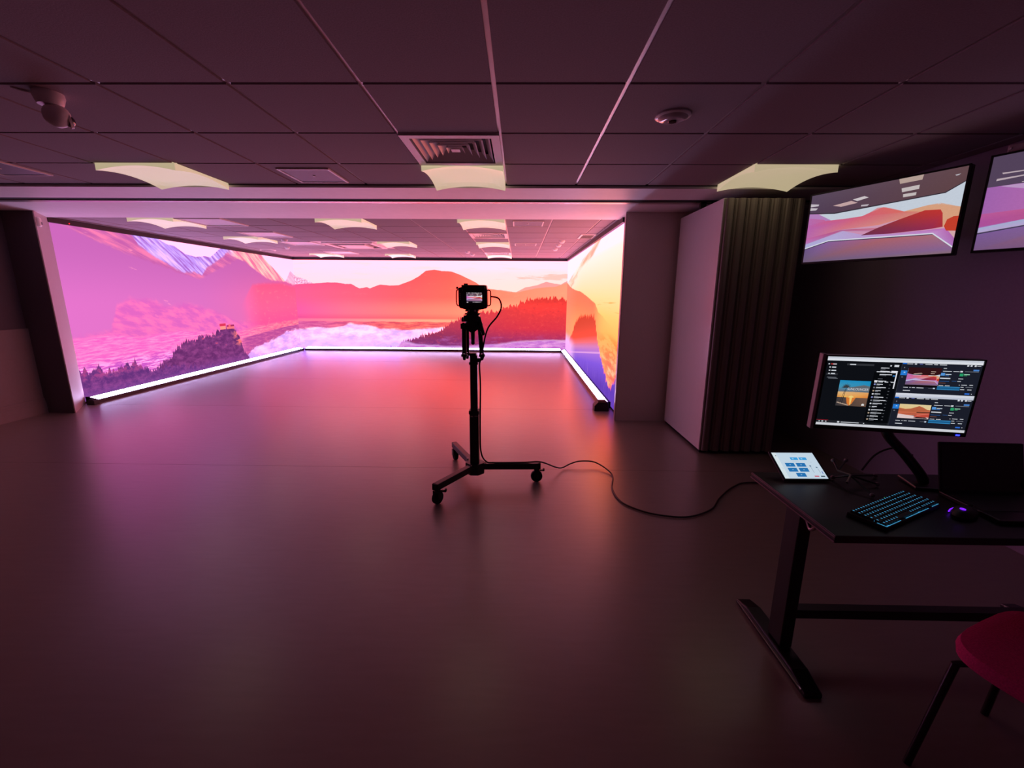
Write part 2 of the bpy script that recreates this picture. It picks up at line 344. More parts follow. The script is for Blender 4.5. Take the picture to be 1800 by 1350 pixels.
def paint_back(a, b):
    lo, hi = -6.0, 1.25
    j = noise(a, b, 8, 8, 5, 0.65, 1.0)-0.5
    sky = mixc(smooth(a, -5, 1), mixc(smooth(b, 1.6, 2.3), (252,206,216), (250,204,220)), mixc(smooth(b, 1.6, 2.3), (252,212,202), (250,212,222)))
    w = noise(a, b, 0.9, 9, 4, 0.6, 2.0)
    sky = mixc(smooth(w, 0.52, 0.66)*0.35, sky, (248,206,208))
    # orange cloud bank by the right corner
    cl = smooth(noise(a, b, 1.6, 10, 5, 0.65, 3.0)+(a-0.4)*0.10-X.m('ABSOLUTE', b-(a*0.05+1.9))*2.6, 0.36, 0.50)*smooth(a, -0.9, 0.0)
    col = mixc(cl*0.8, sky, (246,178,164))
    pk = smooth(curve(a, B_PEAK, lo, hi)-b, -0.006, 0.006)
    ts = noise(a+b, b-a*0.5, 14, 26, 5, 0.7, 4.0)
    col = mixc(pk, col, mixc(smooth(ts, 0.42, 0.62), (206,130,176), (248,208,226)))
    fr = smooth(curve(a, B_FARR, lo, hi)-b+j*0.03, -0.006, 0.010)
    col = mixc(fr, col, mixc(smooth(b, 1.3, 1.8), (250,160,128), (238,150,148)))
    # main range
    rg = smooth(curve(a, B_RIDGE, lo, hi)-b+j*0.025, -0.005, 0.008)
    base = ramp(a, [(-6.0,(224,88,140)),(-4.6,(226,92,122)),(-3.0,(230,92,98)),(-1.8,(240,102,88)),(-0.6,(248,128,102)),(1.25,(250,150,116))])
    dark = ramp(a, [(-6.0,(204,66,132)),(-4.6,(214,74,112)),(-3.0,(214,78,90)),(-1.8,(226,92,84)),(-0.6,(240,128,108)),(1.25,(240,138,118))])
    lite = ramp(a, [(-6.0,(226,84,156)),(-4.6,(236,108,136)),(-3.0,(250,120,112)),(-1.8,(255,132,108)),(-0.6,(255,154,118)),(1.25,(255,168,128))])
    tr = noise(a, b, 3, 7, 6, 0.7, 5.0)
    mt = mixc(smooth(b, 1.05, 1.45), lite, base); mt = mixc(smooth(b, 1.45, 2.05)*0.8, mt, dark)
    mt = mixc(smooth(b, 1.0, 0.84)*0.55, mt, dark)
    mt = mixc(smooth(tr, 0.55, 0.75)*0.35, mt, lite)
    hl = noise(a*1.0+b*1.5, b, 4, 12, 4, 0.6, 6.0)
    mt = mixc(smooth(hl, 0.68, 0.76)*smooth(b, 1.5, 1.9)*0.5, mt, (252,170,150))
    col = mixc(rg, col, mt)
    # plain and woods at its foot
    col = mixc(smooth(b, 0.86, 0.80), col, mixc(smooth(a, -6, -2), (236,112,150), (255,160,128)))
    wd = noise(a, b, 2.5, 16, 5, 0.7, 7.0)
    col = mixc(smooth(b+(wd-0.5)*0.06, 0.775, 0.745)*0.9, col, mixc(smooth(wd, 0.4, 0.65), mixc(smooth(a, -6, -3), (190,70,140), (206,64,84)), mixc(smooth(a, -6, -3), (214,100,160), (240,116,104))))
    # sea of fog
    nf = noise(a, b, 2.2, 5, 5, 0.62, 8.0)
    fg = smooth(curve(a, B_FOG, lo, hi)-b+(nf-0.5)*0.16, -0.01, 0.05)
    fc = mixc(smooth(nf, 0.36, 0.66), (214,164,226), (252,214,224))
    fc = mixc(smooth(b, 0.42, 0.12)*0.7, fc, (214,170,246))
    fc = mixc(smooth(a, -3.5, 0.5)*smooth(b, 0.55, 0.7)*0.6, fc, (255,196,176))
    col = mixc(fg, col, fc)
    # forested ridge
    sp = noise(a, b*0.2, 12, 1, 3, 0.8, 9.0)-0.5
    top = smooth(curve(a, B_HILL, lo, hi)-b+sp*0.55, -0.005, 0.010)
    nb = noise(a, b, 2.4, 9, 5, 0.65, 10.0)
    bot = smooth(b-curve(a, B_HILLB, lo, hi)+(nb-0.5)*0.14, -0.03, 0.06)
    hc = mixc(smooth(a, -2.6, 0.6), ramp(b, [(0.1,(118,50,116)),(0.4,(134,46,86)),(0.9,(190,58,76))]), ramp(b, [(0.25,(150,44,96)),(0.6,(206,50,66)),(1.2,(222,60,56)),(1.45,(208,50,46))]))
    th = noise(a, b, 9, 12, 5, 0.75, 11.0)
    hc = mixc(smooth(th, 0.5, 0.72)*0.3, hc, (236,88,80)); hc = mixc(smooth(th, 0.45, 0.3)*0.25, hc, (110,34,62))
    hc = mixc(smooth(nb, 0.5, 0.7)*smooth(b, 0.5, 0.2)*0.6, hc, (176,96,170))
    col = mixc(top*bot, col, hc)
    fl = mixc(smooth(nb, 0.35, 0.7), (176,92,186), (220,150,214))
    col = mixc(top*(1.0-bot), col, fl)
    return col

R_RIDGE = [(5.2,0.98),(5.35,1.002),(5.79,1.072),(6.29,1.155),(6.84,1.235),(7.14,1.358),(8.04,1.468),(8.83,1.558),(9.77,1.603),(10.68,1.683),(11.4,1.80)]
R_HILL = [(5.2,0.5),(5.35,0.463),(5.53,0.348),(5.72,0.225),(6.09,0.371),(6.41,0.548),(6.64,0.68),(6.84,0.863),(7.12,1.109),(7.43,1.172),(8.08,1.101),(8.7,1.093),(9.47,0.929),(9.92,0.659),(10.45,0.47),(10.6,0.30),(11.0,0.25),(11.4,0.25)]
R_PURP = [(5.2,0.0),(7.0,0.03),(7.65,0.08),(8.27,0.176),(9.18,0.264),(9.79,0.236),(10.2,0.2),(11.4,0.0)]
def paint_right(a, b):
    lo, hi = 5.2, 11.4
    j = noise(a, b, 6, 10, 5, 0.7, 1.0)-0.5
    col = ramp(b, [(0.0,(246,150,120)),(0.45,(248,150,112)),(0.75,(250,164,98)),(0.95,(250,176,92)),(1.2,(253,194,112)),(1.45,(253,208,148)),(1.75,(252,214,182)),(2.05,(250,222,212)),(2.33,(248,222,232))])
    col = mixc(smooth(a, 8.5, 11.4)*smooth(b, 1.4, 2.0)*0.8, col, (250,222,234))
    w = noise(a, b, 0.7, 16, 4, 0.6, 2.0)
    col = mixc(smooth(w, 0.55, 0.64)*smooth(b, 1.2, 1.3)*smooth(b, 1.46, 1.36), col, (246,160,84))
    # wisps of orange cloud climbing towards the room
    c1 = noise(a+b*2.0, b*1.0+a*0.12, 0.9, 5, 4, 0.6, 3.0)
    ax = X.m('ABSOLUTE', b-(2.62-(a-5.2)*0.155))
    col = mixc(smooth(c1-ax*1.5, 0.30, 0.56)*smooth(a, 5.9, 6.5)*0.8, col, mixc(smooth(c1, 0.45, 0.7), (250,184,148), (238,132,108)))
    # low cloud near the floor
    c2 = noise(a, b, 1.6, 7, 5, 0.66, 4.0)
    col = mixc(smooth(c2, 0.42, 0.6)*smooth(b, 1.0, 0.8), col, mixc(smooth(b, 0.5, 0.9), (236,104,88), (240,122,52)))
    col = mixc(smooth(c2, 0.5, 0.36)*smooth(b, 0.8, 0.5)*0.7, col, (255,196,160))
    # hazy mountain
    rg = smooth(curve(a, R_RIDGE, lo, hi)-b+j*0.05, -0.008, 0.014)*smooth(a, 5.5, 7.4)
    mc = mixc(smooth(b, 0.6, 1.5), (252,156,100), (238,110,84))
    mc = mixc(smooth(a, 9.0, 11.2)*0.5, mc, (246,130,110))
    mc = mixc(smooth(a, 7.4, 6.2)*0.6, mc, (255,186,96))
    col = mixc(rg*0.95, col, mc)
    # fog by the corner
    col = mixc(smooth(b, 0.6, 0.2)*smooth(a, 7.5, 10.0), col, (226,176,226))
    # stretched dark hill
    sp = noise(a, b*0.15, 9, 1, 4, 0.8, 5.0)-0.5
    hm = smooth(curve(a, R_HILL, lo, hi)-b+sp*0.45, -0.008, 0.015)
    d = b-((11.6-a)*0.115+0.16)
    hc = ramp(d, [(-0.62,(96,58,172)),(-0.30,(124,82,206)),(-0.14,(160,104,206)),(-0.03,(204,120,176)),(0.06,(222,104,110)),(0.16,(222,78,62)),(0.60,(206,64,46))])
    hc = mixc(smooth(X.m('ABSOLUTE', b-((11.54-a)*0.128-0.02)), 0.022, 0.008)*0.7, hc, (226,160,214))
    th = noise(a, b*0.3, 8, 3, 4, 0.75, 6.0)
    hc = mixc(smooth(th, 0.55, 0.75)*smooth(b, 0.35, 0.1)*0.8, hc, (206,150,226))
    hc = mixc(smooth(th, 0.45, 0.3)*smooth(b, 0.4, 0.15)*0.6, hc, (86,48,150))
    col = mixc(hm, col, hc)
    pf = smooth(b-curve(a, R_PURP, lo, hi), 0.03, -0.03)*smooth(a, 7.2, 8.2)
    col = mixc(smooth(a, 9.2, 10.4)*smooth(b, 0.55, 0.3)*0.9, col, (224,170,226))
    return col

# ------------------------------------------------------------------ setting: floor, walls, ceiling
fl = struct('floor', MB().box(-6.2,-1.8,-0.12, 3.2,11.6,-0.004), M_black)
yy = [-1.8, 3.49, 5.476, 7.39, 9.39, 11.6]
for i in range(len(yy)-1):
    MB().box(-6.2, yy[i]+0.0015, -0.004, 3.2, yy[i+1]-0.0015, 0.0).build('vinyl_sheet', M_floor, fl)

ce = struct('ceiling', MB().box(-6.2,-1.8,CZ+0.06, 3.2,11.6,CZ+0.16).box(-6.2,-1.8,CZ+0.0, 3.2,0.915,CZ+0.07), M_slab)
_tiles = {}
def tile(x0, x1, y0, y1):
    w, d = round(x1-x0,3), round(y1-y0,3)
    if (w,d) not in _tiles:
        o = MB().box(-w/2+.011,-d/2+.011,0.0, w/2-.011,d/2-.011,0.018).build('ceiling_tile', M_tile, ce)
        _tiles[(w,d)] = o.data
    else:
        o = D.objects.new('ceiling_tile', _tiles[(w,d)]); COL.objects.link(o); o.parent = ce
    o.location = ((x0+x1)/2, (y0+y1)/2, CZ)
G0X, G0Y = -.124, .331            # front grid
S0X, S0Y = -.191, 5.631           # stage grid
def gx(k): return G0X+.6*k
def gy(k): return G0Y+.6*k
def sx(k): return S0X+.6*k
def sy(k): return S0Y+.6*k
skipF = {(-5,5),(-1,5),(3,5),(-1,4)}
skipS = {(-8,0),(-4,0),(-1,0),(-8,3),(-4,4),(-1,4),(-1,8),(-8,8),(-5,8),(-1,2),(-1,7),(-7,2),(-7,4),(-7,7),(-7,0),
         (-6,4),(-5,4),(-6,5),(-5,5)}
def cells(f, k0, k1, lo, hi):
    out = []
    for k in range(k0, k1):
        a, b = max(f(k), lo), min(f(k+1), hi)
        if b-a > 0.06: out.append((k, a, b))
    return out
for kx, a, b in cells(gx, -10, 6, -5.93, 3.0):
    for ky, c, d in cells(gy, 1, 7, .931, 3.945):
        if (kx,ky) not in skipF: tile(a, b, c, d)
for kx, a, b in cells(sx, -10, 3, -5.86, 1.21):
    for ky, c, d in cells(sy, 0, 10, 5.5, 11.34):
        if (kx,ky) not in skipS: tile(a, b, c, d)
def bars(fx, fy, k0, k1, j0, j1, xlo, xhi, ylo, yhi):
    for k in range(k0, k1):
        x = fx(k)
        if xlo < x < xhi: MB().box(x-.012, ylo, CZ+.008, x+.012, yhi, CZ+.045).build('grid_runner', M_grid, ce)
    for k in range(j0, j1):
        y = fy(k)
        if ylo < y < yhi: MB().box(xlo, y-.012, CZ+.009, xhi, y+.012, CZ+.045).build('cross_tee', M_grid, ce)
bars(gx, gy, -10, 6, 1, 7, -5.93, 3.0, .92, 3.945)
bars(sx, sy, -10, 3, 0, 10, -5.86, 1.21, 5.5, 11.34)

bz = CZ-0.022
struct('ceiling_bulkhead', MB().box(-5.93,3.945,bz, 3.0,4.385,CZ+.1).box(-5.93,4.556,bz, 3.0,5.5,CZ+.1).box(-5.93,4.385,bz+.03,3.0,4.556,CZ+.1), M_bulk)
struct('trim_1', MB().box(-5.93,4.475,bz-.008, 3.0,4.548,bz+.03), M_track)          # partition track
struct('trim_2', MB().box(-5.93,3.925,CZ-.004,3.0,3.945,CZ+.05), M_trimd)
struct('track_slot_shade', MB().box(-5.93,4.386,bz+.002,3.0,4.474,bz+.0298), M_rubber)  # black strip standing in for the shade inside the track recess
# stage perimeter trims
struct('trim_3', MB().box(-5.93,5.5,2.335, -5.86,11.4,CZ+.05).box(-5.93,11.34,2.335, 1.28,11.4,CZ+.05).box(1.21,5.33,2.335,1.28,11.4,CZ+.05), M_trimd)
struct('trim_4', MB().box(-5.86,5.5,CZ-.012,-5.83,11.34,CZ+.02).box(-5.86,11.31,CZ-.012,1.21,11.34,CZ+.02).box(1.18,5.5,CZ-.012,1.21,11.34,CZ+.02), M_trimm)

struct('wall_left', MB().box(-6.1,-1.7,0, -5.93,3.45,2.6).box(-6.1,4.40,0,-5.93,5.06,2.6).box(-6.1,3.45,2.08,-5.93,4.40,2.6), M_wall)
struct('wall_back', MB().box(-6.1,-1.8,0, 3.1,-1.65,2.6), M_wall)
struct('wall_right', MB().box(3.0,-1.7,0, 3.15,5.0,2.6), M_wallr)
struct('wall_front_left', MB().prism([(-6.1,5.06),(-5.553,5.06),(-5.905,5.532),(-6.1,5.532)], 0, CZ+.1), M_wall)
struct('wall_front_right', MB().prism([(1.183,5.0),(3.1,5.0),(3.1,5.35),(1.255,5.35)], 0, CZ+.1), M_wallg)
struct('trim_5', MB().prism([(-5.553,5.058),(-5.545,5.064),(-5.893,5.532),(-5.903,5.532)], 0, bz), M_reveal)
struct('trim_6', MB().prism([(1.183,4.998),(1.171,4.998),(1.238,5.35),(1.252,5.35)], 0, bz), M_reveal)
struct('wall_stage_left', MB().box(-6.1,5.53,0,-5.94,11.6,2.6), M_wall)
struct('wall_stage_back', MB().box(-6.1,11.44,0,1.4,11.6,2.6), M_wall)
struct('wall_stage_right', MB().box(1.29,5.35,0,1.45,11.6,2.6), M_wall)
dd = struct('trim_7', MB().box(-5.93,4.47,0,-5.905,5.058,1.05), M_dado)
for z0, z1, t in ((0.0,.13,.022),(.13,.155,.016),(.155,.19,.010)):
    MB().box(-5.905,4.475,z0,-5.905+t,5.058,z1).build('skirting_moulding', M_dado, dd)
dr = tag(empty('door_1', (-5.93,3.92,0)), kind='structure')
MB().box(-.06,-.43,0.005,-.02,.43,2.05).build('door_leaf', M_dado, dr)
MB().box(-.03,.43,0,.02,.505,2.13).box(.02,.45,0,.034,.487,2.13).build('door_frame', M_white, dr, bevel=.004)
MB().box(-.03,-.505,0,.02,-.43,2.13).build('door_frame', M_white, dr, bevel=.004)
MB().box(-.03,-.505,2.055,.02,.505,2.13).build('door_frame', M_white, dr, bevel=.004)
MB().tube([(-.02,.36,1.0),(.03,.36,1.0),(.04,.35,1.0),(.04,.25,1.0)], .009).build('door_handle', M_chrome, dr, smooth=True)

# ------------------------------------------------------------------ video walls and floor light bars
def video_wall(name, label, paint, corners, housing):
    t = thing('video_wall', label, 'screen', (0,0,0), group='video walls around the stage')
    housing.build('housing', M_trimd, t)
    me = D.meshes.new('screen'); me.from_pydata([c[0] for c in corners], [], [(0,1,2,3)])
    uv = me.uv_layers.new(name='metres')
    for i, c in enumerate(corners): uv.data[i].uv = c[1]
    me.materials.append(screen_material(name, paint, ((1.1,.50,1.0),(.3,.62,.95),(.7,.45,1.0)) if 'left' in name else ((1.9,.66,.95),(.08,.60,.92),(2.2,.67,.97))))
    o = D.objects.new('screen', me); COL.objects.link(o); o.parent = t
    return t
vl = video_wall('left_panorama', 'left-hand video wall showing mauve mountains, a castle rock and dark trees', paint_left,
    [((XL,5.535,.02),(5.535,.02)),((XL,11.4,.02),(11.4,.02)),((XL,11.4,2.335),(11.4,2.335)),((XL,5.535,2.335),(5.535,2.335))], MB().box(-5.94,5.533,0,XL-.002,11.4,2.40))
video_wall('back_panorama', 'wide back video wall showing a red mountain range above a sea of fog', paint_back,
    [((XL,YB,.02),(XL,.02)),((XR,YB,.02),(XR,.02)),((XR,YB,2.335),(XR,2.335)),((XL,YB,2.335),(XL,2.335))], MB().box(XL,YB+.002,0,XR,11.44,2.40))
video_wall('right_panorama', 'right-hand video wall showing an orange sunset sky and violet trees', paint_right,
    [((XR,5.352,.02),(5.352,.02)),((XR,11.4,.02),(11.4,.02)),((XR,11.4,2.335),(11.4,2.335)),((XR,5.352,2.335),(5.352,2.335))], MB().box(XR+.002,5.352,0,1.29,11.4,2.40))
MB().ball((-5.855,5.75,2.352), .006, 8).build('indicator', M_red, vl)

def light_bar(label, M, length, dep=.17):
    t = thing('light_bar', label, 'light', (0,0,0), group='white light bars along the stage floor')
    t.matrix_world = M
    # local: x along the wall, y out of the wall, z up
    MB().prism([(0.0,0.0),(dep,0.0),(dep,.042),(dep-.010,.050),(.03,.072),(.03,.080),(0,.080)], 0, length, 'x').build('housing', M_black2, t)
    MB().prism([(dep-.014,.0512),(dep-.016,.056),(.036,.079),(.032,.072)], .01, length-.01, 'x').build('diffuser', M_bar, t)
    for x in (0, length-.012): MB().prism([(0,0),(dep+.004,0),(dep+.004,.05),(.04,.086),(0,.086)], x, x+.012, 'x').build('end_cap', M_black, t)
    return t
def frame(o, x, y): return Matrix(((x[0],y[0],0,o[0]),(x[1],y[1],0,o[1]),(0,0,1,o[2]),(0,0,0,1)))
light_bar('white light bar along the foot of the left mountain video wall', frame((-5.895,5.545,0),(0,1),(1,0)), 5.66)
light_bar('white light bar along the foot of the wide back video wall', frame((-5.70,11.395,0),(1,0),(0,-1)), 6.82)
light_bar('white light bar along the foot of the right sunset video wall', frame((1.245,11.20,0),(0,-1),(-1,0)), 5.62, .13)
for x, lab, s in ((1.10,'small black angular block at the near end of the right floor light bar',1),(-5.73,'small black angular block at the near end of the left floor light bar',.55)):
    b = thing('floor_block', lab, 'block', (x, 5.48, 0), group='black end blocks of the light bars')
    MB().prism([(-.10,0),(.09,0),(.09,.10),(.06,.125),(-.05,.125),(-.10,.07)], -.07, .07, 'y').build('body', M_black, b, bevel=.006); b.scale = (s,s,s)
    MB().box(-.05,-.05,.1252,.05,.05,.133).build('pad', M_rubber, b)
# ------------------------------------------------------------------ stacked sliding partition panels
_labs = ['pale pink-lit partition panel facing the stage, outermost of the folded stack',
 'dark-edged partition panel directly behind the pale outermost one', 'third partition panel from the pale end of the folded stack',
 'fourth partition panel from the pale end, mid-stack', 'fifth partition panel from the pale end of the folded stack',
 'sixth partition panel from the pale end of the folded stack', 'last dark partition panel of the stack, next to the angled television']
for i in range(7):
    x = 1.752+i*.1
    t = thing('partition_panel', _labs[i], 'partition', (x, 3.92, 0), group='folded stack of sliding wall panels')
    MB().box(.0,.02,.03,.094,1.02,2.315).build('panel_face', M_panel if i == 0 else M_pdark, t, bevel=.003)
    pr = [(.006,.02),(.006,.012),(.020,.008),(.024,-.004),(.034,-.012),(.052,-.015),(.070,-.012),(.082,-.004),(.088,.010),(.088,.02)]
    MB().prism(pr, .03, 2.31).build('edge_profile', M_pdark, t)
    MB().prism([(p[0],1.04-p[1]) for p in pr], .03, 2.31).build('edge_profile', M_pdark, t)
    MB().box(.012,.03,.003,.082,1.01,.032).build('floor_seal', M_rubber, t)
    MB().box(.02,.555,2.31,.075,.60,2.42).build('trolley', M_metal, t)

# ------------------------------------------------------------------ ceiling fittings
def lamp_mesh():
    mb = MB(); n = 12; h = .296; vs = []; fs = []
    def d(x, y): return .014+.034*(x*x)*(y*y)
    for i in range(n+1):
        for k in range(n+1):
            x, y = -1+2*i/n, -1+2*k/n
            e = max(abs(x), abs(y)); rim = .0 if e > .93 else .010*min(1,(0.93-e)*6)
            vs.append((x*h, y*h, -d(x,y)+rim))
    for i in range(n):
        for k in range(n): fs.append((i*(n+1)+k,(i+1)*(n+1)+k,(i+1)*(n+1)+k+1,i*(n+1)+k+1))
    mb.add(vs, fs)
    ring = [i*(n+1) for i in range(n+1)]+[n*(n+1)+k for k in range(1,n+1)]+[i*(n+1)+n for i in range(n-1,-1,-1)]+[k for k in range(n-1,0,-1)]
    sv = [vs[i] for i in ring]+[(vs[i][0],vs[i][1],.02) for i in ring]; m = len(ring)
    mb.add(sv, [(i,(i+1)%m,m+(i+1)%m,m+i) for i in range(m)]); return mb
_lamp = None
def lamp(x, y, label):
    global _lamp
    if _lamp is None:
        _lamp = thing('ceiling_lamp', label, 'lamp', (x,y,CZ), group='square vaulted ceiling lamps')
        lamp_mesh().build('diffuser', M_lamp, _lamp)
        MB().box(-.299,-.299,.012,.299,.299,.05).build('housing', M_plast, _lamp)
    else:
        c = copy_tree(_lamp); c.location = (x,y,CZ); c['label'] = label
lamp(gx(-5)+.3, gy(5)+.3, 'cream square ceiling lamp above the left side of the room, before the bulkhead')
lamp(gx(-1)+.3, gy(5)+.3, 'cream square ceiling lamp just behind the large louvred vent of the front ceiling')
lamp(gx(3)+.3, gy(5)+.3, 'cream square ceiling lamp above the folded partition stack')
for kx, ky, lab in ((-8,0,'leftmost vaulted lamp right behind the bulkhead in the stage ceiling'),(-4,0,'middle vaulted lamp right behind the bulkhead in the stage ceiling'),
    (-1,0,'rightmost vaulted lamp right behind the bulkhead in the stage ceiling'),(-8,3,'vaulted stage lamp above the left video wall, beside a small smoke detector'),
    (-4,4,'vaulted stage lamp right of the square air-conditioning cassette'),(-1,4,'vaulted stage lamp between the two louvred stage vents'),
    (-1,8,'vaulted stage lamp by the back wall, behind the farther louvred vent'),(-8,8,'vaulted lamp by the back video wall, leftmost of its row'),(-5,8,'vaulted lamp by the back video wall, middle of its row')):
    lamp(sx(kx)+.3, sy(ky)+.3, lab)

def vent(x, y, label):
    t = thing('ceiling_vent', label, 'vent', (x,y,CZ), group='square louvred ceiling vents')
    h = .297
    f = MB()
    for a0, b0, a1, b1 in ((-h,-h,h,-h+.05),(-h,h-.05,h,h),(-h,-h+.05,-h+.05,h-.05),(h-.05,-h+.05,h,h-.05)): f.box(a0,b0,-.012,a1,b1,.02)
    f.build('frame', M_plast, t)
    MB().box(-.29,-.29,.05,.29,.29,.055).build('duct', M_black, t)
    for q in range(5):
        r = .235-q*.045
        for s in range(4):
            M = Matrix.Rotation(s*math.pi/2, 4, 'Z')
            lv = [(-r,-r,-.004),(r,-r,-.004),(r-.034,-r+.034,.034),(-r+.034,-r+.034,.034)]
            lo = [M @ Vector(p) for p in lv]; hi = [p+Vector((0,0,.003)) for p in lo]
            MB().add(lo+hi, [(0,1,2,3),(7,6,5,4),(0,4,5,1),(1,5,6,2),(2,6,7,3),(3,7,4,0)]).build('louvre', M_plast, t)
    MB().box(-.028,-.028,-.004,.028,.028,.0).build('centre_plate', M_plast, t)
    return t
v0 = vent(gx(-1)+.3, gy(4)+.3, 'large louvred vent in the front ceiling before the middle lamp')
for kx, ky, lab in ((-1,2,'nearer louvred vent in the stage ceiling'),(-1,7,'farther louvred vent in the stage ceiling by the back wall')):
    c = copy_tree(v0); c.location = (sx(kx)+.3, sy(ky)+.3, CZ); c['label'] = lab
t = thing('ceiling_vent', 'narrow slatted vent at the edge of the stage ceiling above the sunset video wall', 'vent', (1.07,7.15,CZ))
MB().box(-.12,-.24,-.012,.12,.24,.01).build('frame', M_plast, t)
for k in range(6): MB().box(-.09,-.19+k*.07,-.016,.09,-.16+k*.07,-.0121).build('slot', M_black, t)

def small_plate(x, y, label):
    t = thing('access_panel', label, 'panel', (x,y,CZ), group='small square ceiling panels')
    f = MB(); h = .2
    for a0, b0, a1, b1 in ((-h,-h,h,-h+.016),(-h,h-.016,h,h),(-h,-h+.016,-h+.016,h-.016),(h-.016,-h+.016,h,h-.016)): f.box(a0,b0,-.010,a1,b1,0)
    f.build('frame', M_white, t); MB().box(-.184,-.184,-.006,.184,.184,0).build('plate', M_trimm, t)
    MB().cyl((0,0,-.006),(0,0,-.010),.012).build('lock', M_white, t)
small_plate(gx(-3)+.28, gy(5)+.31, 'small framed square panel in the front ceiling, left of the louvred vent')
small_plate(-3.97, 3.45, 'small framed square panel at the far left edge of the front ceiling')
small_plate(sx(0)+.3, sy(0)+.3, 'small framed square panel in the stage ceiling close behind the bulkhead')
small_plate(sx(0)+.3, sy(4)+.3, 'small framed square panel in the stage ceiling farther back, right of the lamps')
def big_plate(x, y, label):
    t = thing('ceiling_panel', label, 'panel', (x,y,CZ), group='large square return-air panels')
    f = MB(); h = .297
    for a0, b0, a1, b1 in ((-h,-h,h,-h+.03),(-h,h-.03,h,h),(-h,-h+.03,-h+.03,h-.03),(h-.03,-h+.03,h,h-.03)): f.box(a0,b0,-.012,a1,b1,.01)
    f.build('frame', M_white, t)
    MB().add([(-.267,-.267,-.004),(.267,-.267,-.004),(.267,.267,-.004),(-.267,.267,-.004),(0,0,.03)], [(1,0,4),(2,1,4),(3,2,4),(0,3,4)]).build('hollow_plate', M_plast, t)
for ky, lab in ((0,'white square stage ceiling panel beside the leftmost front lamp'),(2,'white square stage ceiling panel in front of the small smoke detector'),(4,'white square stage ceiling panel half hidden behind a left-hand lamp'),(7,'white square stage ceiling panel before the farthest left lamp')):
    big_plate(sx(-7)+.3, sy(ky)+.3, lab)
# air-conditioning cassette
t = thing('ceiling_cassette', 'square four-way air-conditioning cassette in the stage ceiling', 'air conditioner', (sx(-5),sy(5),CZ))
f = MB(); h = .475
for a0, b0, a1, b1 in ((-h,-h,h,-.40),(-h,.40,h,h),(-h,-.40,-.40,.40),(.40,-.40,h,.40)): f.box(a0,b0,-.02,a1,b1,.02)
f.box(-.6,-.6,.004,-h,.6,.02).box(h,-.6,.004,.6,.6,.02).box(-h,-.6,.004,h,-h,.02).box(-h,h,.004,h,.6,.02)
f.build('fascia', M_plast, t, bevel=.005)
MB().box(-.26,-.26,-.03,.26,.26,.01).build('intake_grille', M_plast, t, bevel=.006)
for s in range(4):
    MB().box(-.26,.285,-.045,.26,.39,-.036, M=Matrix.Rotation(s*math.pi/2,4,'Z') @ Matrix.Rotation(R(9),4,'X')).build('flap', M_plast, t)
    MB().box(-.27,.28,-.002,.27,.40,.0, M=Matrix.Rotation(s*math.pi/2,4,'Z')).build('outlet', M_black, t)

def disc(x, y, label, r=.055, h=.045, kind='smoke_detector', cat='detector', ring=False):
    t = thing(kind, label, cat, (x,y,CZ), group='round detectors on the ceiling')
    MB().lathe([(r,0),(r,-.012),(r*.92,-.018)], n=24).build('base', M_plast, t, smooth=True)
    if ring: MB().lathe([(r*.80,-.018),(r*.78,-.026),(r*.3,-.028),(r*.05,-.028)], n=24).build('grille', M_trimm, t, smooth=True)
    else: MB().lathe([(r*.85,-.018),(r*.8,-h*.75),(r*.5,-h),(.002,-h)], n=24).build('dome', M_plast, t, smooth=True)
for x, y, lab in ((-4.14,7.79,'round detector left of the air-conditioning cassette, nearer one'),(-4.743,9.0,'small round detector left of the cassette, farther one'),
    (-1.143,9.742,'round detector just left of the farther stage vent'),(-1.10,10.35,'tiny round detector close to the back video wall'),
    (.733,7.748,'nearest of three round detectors in line near the sunset video wall'),(.729,8.349,'middle of three round detectors in line near the sunset video wall'),(.723,9.054,'farthest of three round detectors near the sunset video wall')):
    disc(x, y, lab)
disc(-5.5, 9.62, 'large round ceiling speaker above the left video wall', r=.16, kind='ceiling_speaker', cat='speaker', ring=True)
# glossy dome sensor in the front ceiling
t = thing('dome_sensor', 'glossy oval dome sensor on the dark front ceiling right of centre', 'sensor', (.793,2.477,CZ))
MB().lathe([(.088,0),(.090,-.007),(.080,-.013)], n=32).build('base_ring', mat('sensor_shell',(235,228,230),rough=.15), t, smooth=True)
MB().lathe([(.078,-.012),(.066,-.022),(.040,-.028),(.024,-.029)], n=32).build('dome', mat('sensor_dome',(190,178,186),rough=.1,coat=.6), t, smooth=True)
MB().lathe([(.024,-.028),(.020,-.033),(.002,-.034)], n=20).build('eye', M_glassk, t, smooth=True)
# white swivel camera on the front ceiling
t = thing('security_camera', 'white swivel security camera hanging from the front ceiling at far left', 'camera', (-2.24,2.22,CZ))
MB().lathe([(.055,0),(.058,-.018),(.05,-.045),(.045,-.055)], n=24).build('base', M_plast, t, smooth=True)
MB().ball((.012,.01,-.095), .052, 20).build('ball_housing', M_plast, t, smooth=True)
MB().lathe([(.036,0),(.034,.012),(.028,.012),(.026,.004)], n=20, M=Matrix.Translation((.036,.034,-.108)) @ Matrix.Rotation(R(-40),4,'Z') @ Matrix.Rotation(R(-75),4,'X')).build('lens_ring', M_plast, t, smooth=True)
MB().ball((.037,.036,-.109), .027, 16).build('lens', M_lens, t, smooth=True)
MB().tube([(-.055,0,-.004),(-.09,-.03,-.004),(-.11,-.06,-.003)], .004, 6).build('cable', M_plast, t, smooth=True)
